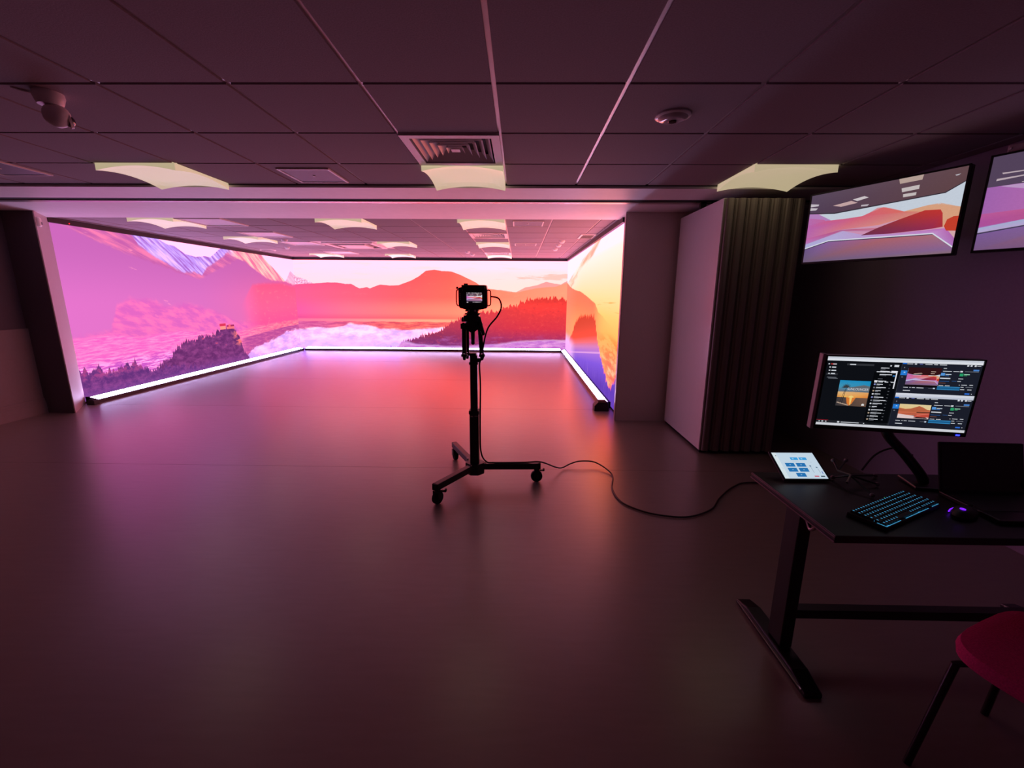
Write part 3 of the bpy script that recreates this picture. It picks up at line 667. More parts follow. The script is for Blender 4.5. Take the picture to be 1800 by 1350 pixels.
# motion sensor on the left reveal
t = thing('wall_sensor', 'small cream motion sensor at the top of the left stage reveal', 'sensor', (-5.585,5.115,2.275), R(126.9))
MB().box(-.04,-.035,-.055,.04,.006,.055).build('body', M_lamp if False else M_plast, t, bevel=.02, seg=3)
MB().box(-.015,-.041,-.03,.03,-.036,.0).build('window', M_trimm, t, bevel=.002)

# ------------------------------------------------------------------ rolling camera stand, tripod head, camera
ST = (-.342, 3.223)
st = thing('rolling_stand', 'black three-legged rolling stand with a square column in mid-room', 'stand', (ST[0],ST[1],0))
for (cx, cy) in ((-.239,-.389),(.508,.019),(-.234,.474)):
    L = math.hypot(cx, cy); an = math.atan2(cy, cx)
    M = Matrix.Rotation(an, 4, 'Z')
    leg = MB().box(.03,-.024,.112,L+.012,.024,.162, M=M).build('leg', M_black2, st, bevel=.004)
    MB().box(L+.0122,-.022,.114,L+.02,.022,.160, M=M).build('end_cap', M_rubber, leg)
    c = MB().cyl(M @ Vector((L-.01,0,.10)), M @ Vector((L-.01,0,.118)), .022).box(L-.03,-.026,.04,L+.012,-.020,.10,M=M).box(L-.03,.020,.04,L+.012,.026,.10,M=M).box(L-.03,-.026,.092,L+.012,.026,.102,M=M).build('caster_fork', M_metal, st)
    MB().cyl(M @ Vector((L-.01,-.017,.048)), M @ Vector((L-.01,.017,.048)), .047, n=28).build('wheel', M_rubber, c, bevel=.006)
    w0 = M @ Vector((L-.012,.0,.096))
    MB().box(w0.x-.012,w0.y-.012,.094,w0.x+.062,w0.y+.012,.102).box(w0.x+.052,w0.y-.012,.098,w0.x+.066,w0.y+.012,.112).build('brake_pedal', M_black, c)
MB().box(-.036,-.036,.07,.036,.036,.60).build('lower_column', M_black2, st, bevel=.004)
MB().box(-.028,-.028,.59,.028,.028,1.035).build('upper_column', M_black2, st, bevel=.004)
MB().box(-.040,-.040,.575,.040,.040,.603).build('collar', M_black, st, bevel=.003)
MB().box(-.034,-.034,.965,.034,.034,.985).build('collar', M_black, st, bevel=.003)
MB().prism([(-.075,-.02),(-.03,-.065),(.03,-.065),(.075,-.02),(.075,.02),(.03,.065),(-.03,.065),(-.075,.02)], .078, .17).build('hub', M_black2, st, bevel=.004)
for a in (20, 140, 255):
    MB().cyl((.085*math.cos(R(a)),.085*math.sin(R(a)),.168),(.085*math.cos(R(a)),.085*math.sin(R(a)),.18),.008,n=10).build('bolt', M_chrome, st)
MB().cyl((.025,-.02,1.0),(.055,-.02,1.0),.016,n=16).box(-.03,-.03,1.03,.02,.03,1.052).build('clamp_knob', M_black, st)
MB().box(-.026,-.041,.556,-.006,-.0362,.566).box(.004,-.041,.560,.03,-.0362,.566).build('latch', M_chrome, st)

tp = thing('tripod_head', 'black baby tripod and fluid head clamped on top of the rolling stand', 'tripod', (ST[0]-.005,ST[1],0))
for sx_, y0, bx in ((-.066,-.01,-.066),(.068,-.01,.052),(-.052,.06,-.05)):
    lg = MB().cyl((sx_-.011,y0,1.035),(bx-.011,y0*.6,1.262),.006,n=10).cyl((sx_+.011,y0,1.035),(bx+.011,y0*.6,1.262),.006,n=10).cyl((sx_,y0,1.05),(bx,y0*.6,1.25),.006,n=10).build('leg', M_metal, tp, smooth=True)
    MB().box(sx_-.022,y0-.016,1.10-.075,sx_+.022,y0+.016,1.045).cyl((sx_,y0,.998),(sx_,y0,1.03),.010,.016,n=10).build('foot_clamp', M_black, lg, bevel=.004)
    MB().box(bx-.024,y0*.6-.018,1.235,bx+.024,y0*.6+.018,1.275).build('hinge', M_black, lg, bevel=.004)
MB().prism([(-.062,1.262),(.060,1.262),(.060,1.245),(.026,1.222),(.016,1.212),(-.016,1.212),(-.034,1.228),(-.062,1.245)], -.045, .045, 'y').build('spider', M_black, tp, bevel=.004)
MB().cyl((0,0,1.13),(0,0,1.215),.0135,.017,n=16).ball((0,0,1.13),.0155,12).build('bowl_knob', M_black, tp, smooth=True)
MB().lathe([(.05,1.258),(.056,1.275),(.056,1.292),(.04,1.298)], n=24).build('bowl', M_black2, tp, smooth=True)
MB().prism([(-.062,1.29),(.045,1.29),(.058,1.318),(.045,1.342),(-.040,1.342),(-.066,1.330)], -.042, .042, 'y').build('head_body', M_black2, tp, bevel=.005)
MB().cyl((-.062,0,1.305),(-.082,0,1.305),.018,n=16).cyl((-.062,0,1.272),(-.078,0,1.272),.010,n=12).build('drag_knob', M_black, tp)
MB().cyl((.05,-.02,1.325),(.082,-.055,1.205),.011,.014,n=12).ball((.082,-.055,1.205),.015,10).build('pan_handle', M_black, tp, smooth=True)
MB().box(-.055,-.035,1.342,.055,.05,1.352).lathe([(.035,1.352),(.045,1.357),(.045,1.362),(.03,1.366)], n=20).box(-.05,-.04,1.366,.045,.06,1.378).build('quick_release_plate', M_black, tp)
MB().cyl((-.022,-.046,1.372),(-.022,-.040,1.372),.008,n=12).cyl((.024,-.046,1.372),(.024,-.040,1.372),.008,n=12).build('plate_screw', M_chrome, tp)

# camera body
cm = thing('cinema_camera', 'black cinema camera with a lit rear screen on the rolling stand', 'camera', (ST[0]+.002,ST[1],1.378))
MB().prism([(-.108,.03),(-.10,.012),(-.05,.0),(.05,.0),(.10,.010),(.106,.03),(.106,.135),(.098,.178),(-.070,.180),(-.078,.165),(-.108,.158)], -.03, .07, 'y').build('body', M_black2, cm, bevel=.006)
MB().box(-.072,.06,.0,.07,.10,.15).build('front_housing', M_black2, cm, bevel=.004)
MB().cyl((0,.10,.085),(0,.20,.085),.045,.05,n=28).cyl((0,.20,.085),(0,.205,.085),.053,n=28).build('lens_barrel', M_black, cm, smooth=True)
MB().box(-.078,-.046,.022,.088,-.0302,.166).build('screen_bezel', M_black, cm, bevel=.005)
MB().box(-.080,-.06,.150,.092,-.032,.178).build('sun_hood', M_black, cm, bevel=.003)
MB().tube(spline([(-.106,.0,.145),(-.122,.0,.14),(-.126,.0,.11),(-.126,.0,.05),(-.118,.0,.03),(-.104,.0,.026)]), .0045, 8).build('side_rail', M_black, cm, smooth=True)
MB().tube(spline([(.104,.0,.142),(.122,.0,.14),(.128,.0,.12),(.128,.0,.05),(.120,.0,.032),(.104,.0,.030)]), .0045, 8).build('side_rail', M_black, cm, smooth=True)
MB().box(-.070,.0,.180,-.042,.03,.190).box(-.126,-.005,.150,-.112,.01,.166).build('cold_shoe', M_black, cm)
for k in range(4): MB().box(-.098,-.0332,.072+k*.013,-.092,-.0302,.080+k*.013).build('side_button', M_white, cm)
for k in range(3): MB().box(-.074,-.0485,.135+k*.009,-.071,-.0462,.139+k*.009).build('status_light', M_white, cm)

# ------------------------------------------------------------------ pictures shown on screens (flat coloured shapes that glow)
def glow_material(name, strength):
    m = D.materials.new(name); m.use_nodes = True; nt = m.node_tree; nt.nodes.clear()
    a = nt.nodes.new('ShaderNodeAttribute'); a.attribute_name = 'picture'
    nz = nt.nodes.new('ShaderNodeTexNoise'); nz.inputs['Scale'].default_value = 60
    mr = nt.nodes.new('ShaderNodeMapRange'); mr.inputs[3].default_value = .94; mr.inputs[4].default_value = 1.06
    e = nt.nodes.new('ShaderNodeEmission'); o = nt.nodes.new('ShaderNodeOutputMaterial')
    mu = nt.nodes.new('ShaderNodeMath'); mu.operation = 'MULTIPLY'; mu.inputs[1].default_value = strength
    nt.links.new(nz.outputs['Fac'], mr.inputs[0]); nt.links.new(mr.outputs[0], mu.inputs[0]); nt.links.new(mu.outputs[0], e.inputs[1])
    nt.links.new(a.outputs['Color'], e.inputs[0]); nt.links.new(e.outputs[0], o.inputs[0]); return m
def picture(parent, W, H, items, y=-.001, strength=0.9, cx=0, cz=0, name='screen'):
    vs, fs, cs = [], [], []
    for lay, col, pts in items:
        n = len(pts); o = len(vs)
        vs += [(cx+(min(1,max(0,u))-.5)*W, y-lay*.00025, cz+(min(1,max(0,v))-.5)*H) for u, v in pts]; fs.append(tuple(range(o, o+n)))
        for i in range(n):
            c = col if isinstance(col, tuple) else col[min(len(col)-1, int(i*len(col)/n))]
            cs.append(rgb(c))
    me = D.meshes.new(name); me.from_pydata(vs, [], fs); me.update()
    at = me.color_attributes.new('picture', 'FLOAT_COLOR', 'POINT')
    for i, c in enumerate(cs): at.data[i].color = c
    me.materials.append(glow_material('screen_picture', strength))
    o = D.objects.new(name, me); COL.objects.link(o); o.parent = parent; return o
def rc(l, c, x0, y0, x1, y1): return (l, c, [(x0,y0),(x1,y0),(x1,y1),(x0,y1)])

TV_FEED = [
(0,(92,74,88),[(0,1),(1,1),(1,0),(0,0)]),
(1,[(100,82,105),(110,80,85),(105,75,80),(105,75,80),(95,72,90),(90,70,95)],[(0,1),(1,1),(1,0.832),(0.902,0.733),(0.203,0.687),(0.0,0.735)]),
(1,[(190,110,180),(225,120,150),(235,190,180),(245,200,190),(230,180,190),(230,160,200),(220,150,200),(200,130,200)],[(0.0,0.735),(0.203,0.687),(0.902,0.733),(1,0.831),(1,0.074),(0.879,0.255),(0.187,0.296),(0.0,0.211)]),
(2,(216,226,240),[(0.203,0.687),(0.902,0.733),(1,0.831),(1,0.541),(0.89,0.604),(0.818,0.613),(0.685,0.577),(0.634,0.617),(0.564,0.666),(0.512,0.676),(0.464,0.627),(0.413,0.591),(0.301,0.588),(0.18,0.594),(0.076,0.706)]),
(2,(196,140,205),[(0.0,0.73),(0.075,0.71),(0.186,0.593),(0.139,0.596),(0.0,0.555)]),
(2,[(200,110,190),(205,110,185),(222,105,150),(230,105,130),(235,115,115),(238,120,110),(232,150,130),(240,150,140),(230,130,150),(205,120,190)],[(0.0,0.499),(0.0,0.668),(0.18,0.594),(0.413,0.591),(0.546,0.672),(0.685,0.577),(0.825,0.535),(0.533,0.441),(0.255,0.44),(0.0,0.345)]),
(2,(236,175,140),[(0.685,0.577),(0.818,0.613),(0.888,0.62),(1,0.541),(1,0.424),(0.928,0.326),(0.764,0.553)]),
(3,[(214,110,180),(200,90,140),(215,120,140),(215,150,190),(200,150,200),(198,140,215)],[(0.0,0.364),(0.275,0.436),(0.554,0.403),(0.541,0.356),(0.287,0.415),(0.0,0.268)]),
(4,[(120,50,80),(140,56,75),(180,58,62),(205,60,56),(210,60,55),(205,58,60),(185,52,66),(160,50,90),(140,50,90)],[(0.428,0.327),(0.536,0.407),(0.662,0.48),(0.808,0.555),(0.895,0.54),(0.91,0.494),(0.925,0.327),(0.852,0.315),(0.629,0.311)]),
(4,(214,70,50),[(0.931,0.333),(0.941,0.411),(0.972,0.439),(1,0.438),(1,0.264),(0.947,0.277)]),
(3,[(190,190,235),(200,180,230),(205,170,225),(205,150,215),(205,140,210),(205,120,200),(190,110,190),(190,130,210),(215,160,225),(196,190,240),(190,190,240)],[(0.0,0.278),(0.287,0.419),(0.427,0.34),(0.629,0.306),(0.853,0.307),(0.944,0.307),(1,0.176),(1,0.074),(0.879,0.255),(0.187,0.296),(0.0,0.211)]),
(5,(235,235,250),[(0.0,0.221),(0.186,0.307),(0.878,0.266),(1,0.082),(1,0.063),(0.878,0.248),(0.187,0.288),(0.0,0.204)]),
(6,(70,60,90),[(0.0,0.204),(0.187,0.292),(0.878,0.251),(0.879,0.242),(0.188,0.281),(0.0,0.192)]),
(5,[(120,95,150),(150,105,170),(190,110,120),(185,120,130),(150,110,160),(150,120,130),(120,100,130)],[(0.0,0.2),(0.188,0.284),(0.634,0.253),(0.878,0.245),(1,0.06),(1,0),(0,0)]),
(3,(200,175,165),[(0.619,1),(0.764,1),(0.759,0.938),(0.629,0.936)]),(3,(215,205,205),[(0.644,0.875),(0.75,0.881),(0.75,0.831),(0.651,0.825)]),
(3,(215,205,205),[(0.66,0.798),(0.739,0.796),(0.738,0.759),(0.663,0.758)]),(3,(215,180,180),[(0.182,0.801),(0.317,0.827),(0.366,0.785),(0.246,0.767)]),
(3,(225,215,220),[(0.326,0.842),(0.407,0.861),(0.438,0.833),(0.361,0.809)]),(3,(215,205,215),[(0.0,0.877),(0.068,0.853),(0.064,0.83),(0.0,0.834)]),
(3,(215,205,215),[(0.0,0.821),(0.062,0.799),(0.048,0.774),(0.0,0.782)]),(3,(200,195,205),[(0.936,0.922),(0.965,0.927),(0.956,0.911),(0.943,0.91)]),
(3,(60,52,64),[(0.0,0.745),(0.202,0.697),(0.901,0.74),(1,0.838),(1,0.827),(0.904,0.728),(0.203,0.68),(0.0,0.73)]),(3,(205,195,205),[(0.395,0.747),(0.449,0.741),(0.438,0.72),(0.392,0.727)])]
TV_FEED_B = [
(0,(92,74,100),[(0,1),(1,1),(1,0),(0,0)]),
(1,[(176,110,190),(205,120,190),(215,120,170),(215,120,170),(205,130,190),(180,110,190)],[(0.0,0.681),(0.399,0.668),(1,0.67),(1,0.303),(0.396,0.285),(0.0,0.196)]),
(2,(214,220,240),[(0.215,0.675),(0.399,0.668),(1,0.67),(1,0.591),(0.643,0.57),(0.481,0.559),(0.385,0.567),(0.293,0.636)]),
(2,(205,165,215),[(0.06,0.677),(0.204,0.672),(0.302,0.587),(0.244,0.59),(0.17,0.614),(0.088,0.658)]),
(3,[(190,90,170),(205,100,170),(214,100,140),(225,110,120),(225,110,120),(214,100,140),(200,90,150),(190,90,170)],[(0.0,0.31),(0.0,0.4),(0.507,0.416),(1,0.403),(1,0.361),(0.514,0.375),(0.289,0.322),(0.0,0.26)]),
(4,[(180,190,228),(190,190,228),(200,190,228),(200,180,228)],[(0.0,0.25),(0.289,0.322),(0.515,0.372),(1,0.361),(1,0.295),(0.533,0.272),(0.397,0.278),(0.0,0.196)]),
(5,(60,60,90),[(0.0,0.187),(0.398,0.274),(0.533,0.272),(1,0.287),(1,0.279),(0.534,0.266),(0.399,0.269),(0.0,0.18)]),
(4,[(135,100,165),(150,110,170),(170,110,140),(170,110,130),(150,100,130),(130,95,140)],[(0.0,0.183),(0.398,0.271),(0.534,0.268),(1,0.283),(1,0.0),(0.0,0.0)]),
(3,(205,185,195),[(0.035,0.76),(0.162,0.761),(0.147,0.748),(0.034,0.738)]),(3,(205,185,195),[(0.146,0.694),(0.223,0.693),(0.201,0.685),(0.148,0.686)]),
(3,(200,185,195),[(0.246,0.957),(0.309,0.966),(0.289,0.949)]),(3,(205,185,195),[(0.053,0.817),(0.176,0.806),(0.142,0.798),(0.057,0.801)]),(3,(205,185,195),[(0.412,0.779),(0.44,0.786),(0.443,0.768)])]
def sub(items, x0, y0, x1, y1, l0): return [(l0+l, c, [(x0+u*(x1-x0), y0+v*(y1-y0)) for u, v in p]) for l, c, p in items]

# camera rear screen
lcd = [rc(0,(16,10,16),0,0,1,1)]+sub(TV_FEED, .02,.18,.98,.86,1)
random.seed(3)
for k in range(14): lcd.append(rc(9,(240,225,235), .03+k*.068, .90, .03+k*.068+random.choice((.02,.035,.05)), .95))
for k in range(8): lcd.append(rc(9,(240,225,235), .40+k*.07, .06, .40+k*.07+random.choice((.03,.05)), .11))
lcd.append(rc(9,(240,225,235),.03,.04,.12,.1))
picture(cm, .118, .078, lcd, y=-.0468, strength=0.95, cx=.012, cz=.088)

# ------------------------------------------------------------------ televisions on the right-hand wall
def television(label, loc, yaw, W, H, feed):
    t = thing('television', label, 'television', loc, yaw, group='televisions angled off the right wall')
    MB().box(-W/2,0,-H/2,W/2,.045,H/2).build('casing', M_black2, t, bevel=.006)
    bz_ = MB(); e = .010
    for a0, b0, a1, b1 in ((-W/2,-H/2,W/2,-H/2+e*1.4),(-W/2,H/2-e,W/2,H/2),(-W/2,-H/2,-W/2+e,H/2),(W/2-e,-H/2,W/2,H/2)): bz_.box(a0,-.006,b0,a1,.0,b1)
    bz_.build('bezel', M_black2, t)
    picture(t, W-2*e, H-2.2*e, feed, y=-.0006, strength=.78, cz=.002)
    MB().box(-.12,.045,-.12,.12,.062,.12).build('mount_plate', M_metal, t)
    c = Matrix.Rotation(-yaw, 3, 'Z') @ Vector((1,0,0))
    d = (3.0-loc[0]); far = Vector((0,.06,0))
    wall = Matrix.Rotation(-yaw, 3, 'Z') @ Vector((d, .12, 0))
    MB().cyl((0,.06,0), wall, .022, n=12).build('mount_arm', M_metal, t, smooth=True)
    return t
yaw_tv = math.atan2(-.905, .426)
television('angled television next to the partition stack, its picture showing the whole stage', (2.385,3.075,1.988), yaw_tv, .885, .505, TV_FEED)
yaw2 = math.atan2(-.90, .43)
television('television at the right edge, its picture showing the mauve mountain end', (2.545+.215*.885,2.545-.45*.885,1.988), yaw2, .885, .505, TV_FEED_B)
t = thing('video_bar', 'slim pink-lit bar standing on the top edge of the right-edge television', 'bar', (2.545+.10,2.545-.11,2.243), yaw2)
MB().box(-.10,-.012,0,.10,.030,.042).build('body', M_reveal, t, bevel=.006)
MB().cyl((-.088,-.0122,.022),(-.088,-.016,.022),.006,n=12).build('lens', M_white, t)

# ------------------------------------------------------------------ desk and what stands on it
DZ = .70
dk = thing('desk', 'black desk with a pale edging strip in the dark right corner', 'desk', (1.077,1.32,0))
MB().box(0,0,DZ-.028,1.42,.53,DZ).build('desktop', M_desk, dk, bevel=.003)
MB().box(-.003,.0,DZ-.026,-.0005,.53,DZ-.020).box(-.003,.0,DZ-.008,-.0005,.53,DZ-.003).build('edging', M_dedge, dk)
for x in (.05, 1.34):
    lg = MB().box(x-.02,.22,.05,x+.03,.31,DZ-.028).build('leg', M_black2, dk, bevel=.004)
    MB().prism([(.03,0),(.55,0),(.55,.02),(.46,.045),(.12,.045),(.03,.02)], x-.035, x+.035, 'x').build('foot', M_black2, lg, bevel=.006)
    MB().box(x-.038,.05,.018,x-.0352,.53,.024).build('foot_edge', M_chrome, lg)
    MB().box(x-.02,.05,DZ-.05,x+.03,.48,DZ-.028).build('bracket', M_black2, lg)
MB().box(.05,.245,.17,1.34,.285,.21).build('crossbar', M_black2, dk)
MB().tube(spline([(.02,.12,DZ-.04),(.03,.16,DZ-.07),(.04,.2,DZ-.05)]), .006, 6).build('lever', M_dedge, dk, smooth=True)

# monitor
mo = thing('monitor', 'wide desktop monitor showing a music player and two control panels', 'monitor', (1.530,1.708,1.10), math.atan2(-.185,.982), rx=R(3.0))
W, H = .545, .316
MB().box(-W/2,0,-H/2,W/2,.028,H/2).build('casing', M_black2, mo, bevel=.004)
MB().box(-W/2-.0135,-.002,-H/2-.004,-W/2-.001,.03,H/2+.004).build('side_trim', M_reveal, mo, bevel=.002)
MB().box(-W/2+.0,-.005,-H/2,W/2,0,-H/2+.016).box(-W/2,-.005,H/2-.005,W/2,0,H/2).box(W/2-.006,-.005,-H/2,W/2,0,H/2).box(-W/2,-.005,-H/2,-W/2+.004,0,H/2).build('bezel', M_black, mo)
MB().box(W/2-.035,-.0068,-H/2+.003,W/2-.022,-.0052,-H/2+.009).build('power_light', M_blue, mo)
u = []
u.append(rc(0,(16,18,24),0,0,1,1)); u.append(rc(1,(214,220,232),0,.942,1,1)); u.append(rc(2,(236,240,248),0,.942,1,.972)); u.append(rc(1,(222,224,232),0,0,1,.036))
u.append(rc(1,(30,33,46),.502,.52,1,.942)); u.append(rc(1,(30,33,46),.502,.046,1,.462)); u.append(rc(2,(206,212,228),.502,.462,1,.522)); u.append(rc(3,(226,230,242),.502,.49,1,.522))
u.append(rc(2,(52,56,66),.4985,.036,.5015,.942)); u.append(rc(1,(8,10,14),.33,.05,.49,.80)); u.append(rc(1,(36,38,44),0,.036,.5,.075))
random.seed(11)
# music player: cover with palm and sun
cx0, cy0, cx1, cy1 = .115, .297, .323, .667
def cv(x, y): return (cx0+x*(cx1-cx0), cy0+y*(cy1-cy0))
u.append((2,[(60,58,62),(110,84,70),(120,90,76),(70,64,66)],[cv(0,0),cv(1,0),cv(1,.34),cv(0,.34)]))
u.append((2,[(232,150,70),(250,190,90),(250,170,80),(236,140,60),(240,176,110),(250,196,120),(236,196,140)],[cv(0,.34),cv(.35,.34),cv(.5,.34),cv(1,.34),cv(1,.56),cv(.5,.58),cv(0,.56)]))
u.append((2,[(110,112,122),(90,110,130),(50,150,190),(70,160,196)],[cv(0,.55),cv(1,.55),cv(1,.76),cv(0,.76)])); u.append((2,[(70,160,196),(44,150,196),(24,150,206),(30,150,206)],[cv(0,.76),cv(1,.76),cv(1,1),cv(0,1)]))
u.append((3,(104,112,120),[cv(.3,.72),cv(.55,.78),cv(.8,.84),cv(1,.80),cv(1,.60),cv(.5,.60)])); u.append((3,(232,130,56),[cv(.3,.34),cv(.62,.34),cv(.52,.1),cv(.44,.02),cv(.36,.1)])); u.append((4,(255,214,120),[cv(.41,.34),cv(.5,.34),cv(.48,.05),cv(.45,.05)]))
u.append((4,(255,220,130),[cv(.36,.34),cv(.55,.34),cv(.52,.40),cv(.46,.42),cv(.40,.40)]))
u.append((5,(36,34,40),[cv(.17,.1),cv(.19,.1),cv(.25,.7),cv(.235,.7)])); u.append((5,(36,34,40),[cv(.11,.12),cv(.125,.12),cv(.21,.62),cv(.2,.62)]))
for k in range(9):
    an = R(-20+k*27); u.append((5,(58,64,70),[cv(.24+.03*math.cos(an+1.5),.74+.03*math.sin(an+1.5)),cv(.24+.17*math.cos(an),.74+.15*math.sin(an)),cv(.24-.03*math.cos(an+1.5),.74-.03*math.sin(an+1.5))]))
u.append((4,(196,170,150),[cv(.02,.12),cv(.4,.02),cv(.42,.05),cv(.03,.16)])); u.append((5,(235,235,235),[cv(.84,.04),cv(.93,.04),cv(.93,.09),cv(.885,.13),cv(.84,.09)]))
W_ = (226,230,238); G_ = (120,124,134)
for k, (x, w) in enumerate(((.02,.06),(.03,.05),(.03,.055),(.03,.05))): u.append(rc(3, W_ if k else (214,60,60), x+.012, .885-k*.045, x+w*.8, .90-k*.045)); u.append(rc(3, W_, x-.006, .885-k*.045, x+.004, .90-k*.045))
u.append(rc(3,W_,.045,.885,.07,.90)); u.append(rc(2,(52,54,60),.14,.882,.32,.908)); u.append(rc(3,W_,.16,.888,.20,.902)); u.append(rc(3,W_,.452,.88,.482,.908)); u.append(rc(3,W_,.425,.884,.435,.902))
u.append(rc(3,G_,.03,.745,.075,.752)); u.append(rc(2,(44,46,52),.012,.735,.09,.765)); u.append(rc(3,G_,.02,.70,.085,.708)); u.append(rc(3,G_,.03,.685,.095,.692))
for k in range(17):
    y = .86-k*.046; x = .345 if k > 2 else .35
    w = random.uniform(.03,.085)
    if k not in (3,): u.append(rc(3, W_, x+.018, y-.004, x+.018+w, y+.006))
    u.append(rc(3, G_, x+.018, y-.018, x+.018+w*.55, y-.012))
    if k > 3: u.append(rc(3, random.choice((W_,G_,(190,170,150),(150,160,220))), x, y-.012, x+.011, y+.008)); u.append(rc(3, G_, .445+.0*k, y-.006, .455, y))
u.append(rc(4,(240,240,246),.343,.655,.362,.685)); u.append(rc(3,W_,.372,.66,.40,.67)); u.append(rc(3,W_,.412,.66,.435,.67)); u.append(rc(3,W_,.452,.66,.476,.67))
u.append(rc(4,(240,242,250),.44,.795,.48,.825)); u.append(rc(4,(240,242,250),.473,.575,.481,.825)); u.append(rc(4,(50,120,190),.455,.745,.47,.765)); u.append(rc(3,W_,.345,.80,.44,.812))
u.append(rc(3,(170,24,40),.0,.073,.085,.078)); u.append(rc(3,W_,.02,.048,.028,.062)); u.append(rc(3,W_,.04,.046,.052,.064)); u.append(rc(3,W_,.065,.048,.075,.062)); u.append(rc(3,W_,.15,.045,.165,.066)); u.append(rc(3,W_,.175,.05,.30,.060)); u.append(rc(3,W_,.33,.048,.337,.06))
# two control panels
MINI = [(0,[(236,214,160),(240,220,170),(246,214,150),(250,206,140)],[(0,1),(1,1),(1,.45),(0,.6)]),(1,(196,104,70),[(0,.25),(0,.72),(.2,.66),(.38,.7),(.55,.84),(.63,.9),(.75,.82),(.9,.66),(1,.64),(1,.2)]),(2,(214,112,80),[(0,.25),(0,.5),(.5,.46),(1,.6),(1,.2)]),(2,(150,60,56),[(0,.30),(.4,.34),(.6,.36),(.6,.3)]),(3,(238,214,214),[(0,0),(0,.3),(.4,.22),(1,.12),(1,0)]),
        (4,(206,80,64),[(.5,.12),(.62,.34),(1,.42),(1,.12)]),(5,(28,20,22),[(.58,.42),(1,.44),(1,.5),(.58,.48)]),(5,(230,120,100),[(.6,.2),(.98,.36),(.98,.4),(.6,.3)]),(6,(34,24,28),[(.5,.03),(.6,.12),(.9,.12),(.98,.03)])]
for oy, feed in ((.0, 'a'), (-.476, 'b')):
    u.append(rc(3,(30,110,220),.502,.925+oy,.528,.942+oy)); u.append(rc(3,W_,.53,.925+oy,.568,.934+oy)); u.append(rc(3,W_,.578,.922+oy,.592,.938+oy))
    for x, w in ((.61,.02),(.645,.045),(.70,.025),(.735,.045)): u.append(rc(3,W_ if x > .63 else (110,120,200),x,.925+oy,x+w,.933+oy))
    for x in (.905,.925,.95): u.append(rc(3,W_,x,.918+oy,x+.012,.938+oy))
    u.append(rc(3,W_,.965,.924+oy,.99,.931+oy)); u.append(rc(3,(40,130,226),.502,.772+oy,.542,.837+oy)); u.append(rc(4,(190,225,255),.52,.805+oy,.53,.818+oy)); u.append(rc(3,(80,140,220),.95,.86+oy,.985,.88+oy)); u.append(rc(3,G_,.512,.74+oy,.522,.752+oy)); u.append(rc(3,G_,.515,.87+oy,.522,.885+oy))
    if feed == 'a': u += [rc(3,(14,8,12),.545,.62,.753,.885)]+sub([q for q in TV_FEED if q[0] != 1 or True], .545,.645,.753,.87,4)+[(12,(54,20,24),[(.545,.80),(.545,.885),(.753,.885),(.753,.80),(.72,.785),(.58,.785)]),(13,(236,206,190),[(.58,.80),(.63,.812),(.64,.806),(.59,.795)]),(13,(236,206,190),[(.69,.83),(.72,.83),(.72,.838),(.69,.838)]),(13,(236,206,190),[(.69,.805),(.715,.805),(.715,.812),(.69,.812)])]
    else: u += sub(MINI, .545,.166,.749,.368,3)
    u.append(rc(3,W_,.765,.88+oy,.785,.888+oy)); u.append(rc(3,W_,.765,.842+oy,.82,.85+oy)); u.append(rc(3,W_,.83,.842+oy,.868,.85+oy)); u.append(rc(3,(90,160,235),.757,.785+oy,.782,.822+oy)); u.append(rc(4,(225,240,255),.785,.80+oy,.822,.808+oy)); u.append(rc(3,(70,130,210),.785,.782+oy,.81,.79+oy))
    u.append(rc(3,W_,.758,.742+oy,.822,.756+oy)); u.append(rc(3,(50,100,170),.758,.705+oy,.82,.712+oy)); u.append(rc(3,(50,100,170),.835,.712+oy,.865,.718+oy)); u.append(rc(3,(150,90,70),.758,.68+oy,.80,.687+oy)); u.append(rc(3,W_,.76,.645+oy,.79,.652+oy)); u.append(rc(3,W_,.80,.645+oy,.83,.652+oy))
    u.append(rc(3,(30,100,150),.754,.592+oy,.896,.637+oy)); u.append(rc(4,(60,150,210),.754,.628+oy,.896,.637+oy)); u.append(rc(4,(60,150,210),.754,.592+oy,.896,.600+oy)); u.append(rc(3,(210,225,245),.73,.595+oy,.742,.612+oy)); u.append(rc(3,G_,.70,.602+oy,.73,.606+oy))
    u.append(rc(3,(40,170,110),.874,.785+oy,.896,.822+oy)); u.append(rc(3,(170,235,200),.90,.805+oy,.935,.815+oy)); u.append(rc(3,(60,170,110),.90,.79+oy,.92,.798+oy)); u.append(rc(3,W_,.872,.838+oy,.888,.858+oy)); u.append(rc(3,G_,.90,.845+oy,.985,.853+oy))
    for y, x, w in ((.745,.872,.03),(.71,.87,.022),(.66,.885,.006),(.662,.90,.035),(.664,.95,.022),(.632,.90,.018),(.634,.93,.045),(.60,.90,.026),(.60,.945,.026)): u.append(rc(3,W_ if w < .04 else G_,x,y+oy,x+w,y+.008+oy))
    u.append(rc(3,(50,120,235),.935,.538+oy,.965,.556+oy)); u.append(rc(3,W_,.975,.542+oy,.98,.552+oy))
    for x, w in ((.54,.03),(.58,.008),(.595,.02),(.625,.045)): u.append(rc(3,W_,x,.60+oy,x+w,.608+oy))
    u.append(rc(3,W_,.542,.556+oy,.588,.566+oy))
scr = picture(mo, W-.010, H-.021, u, y=-.0006, strength=.82, cx=-.001, cz=.0055)
fc = D.curves.new('cover_lettering', 'FONT'); fc.body = 'SUNLOUNGER'; fc.size = .0215; fc.align_x = 'CENTER'; fc.space_character = 1.0
tmp = D.objects.new('tmp', fc); COL.objects.link(tmp)
dg = bpy.context.evaluated_depsgraph_get(); me = D.meshes.new_from_object(tmp.evaluated_get(dg)); D.objects.remove(tmp)
xs = [v.co.x for v in me.vertices]; wtxt = max(xs)-min(xs); sc_ = .142*.535/wtxt
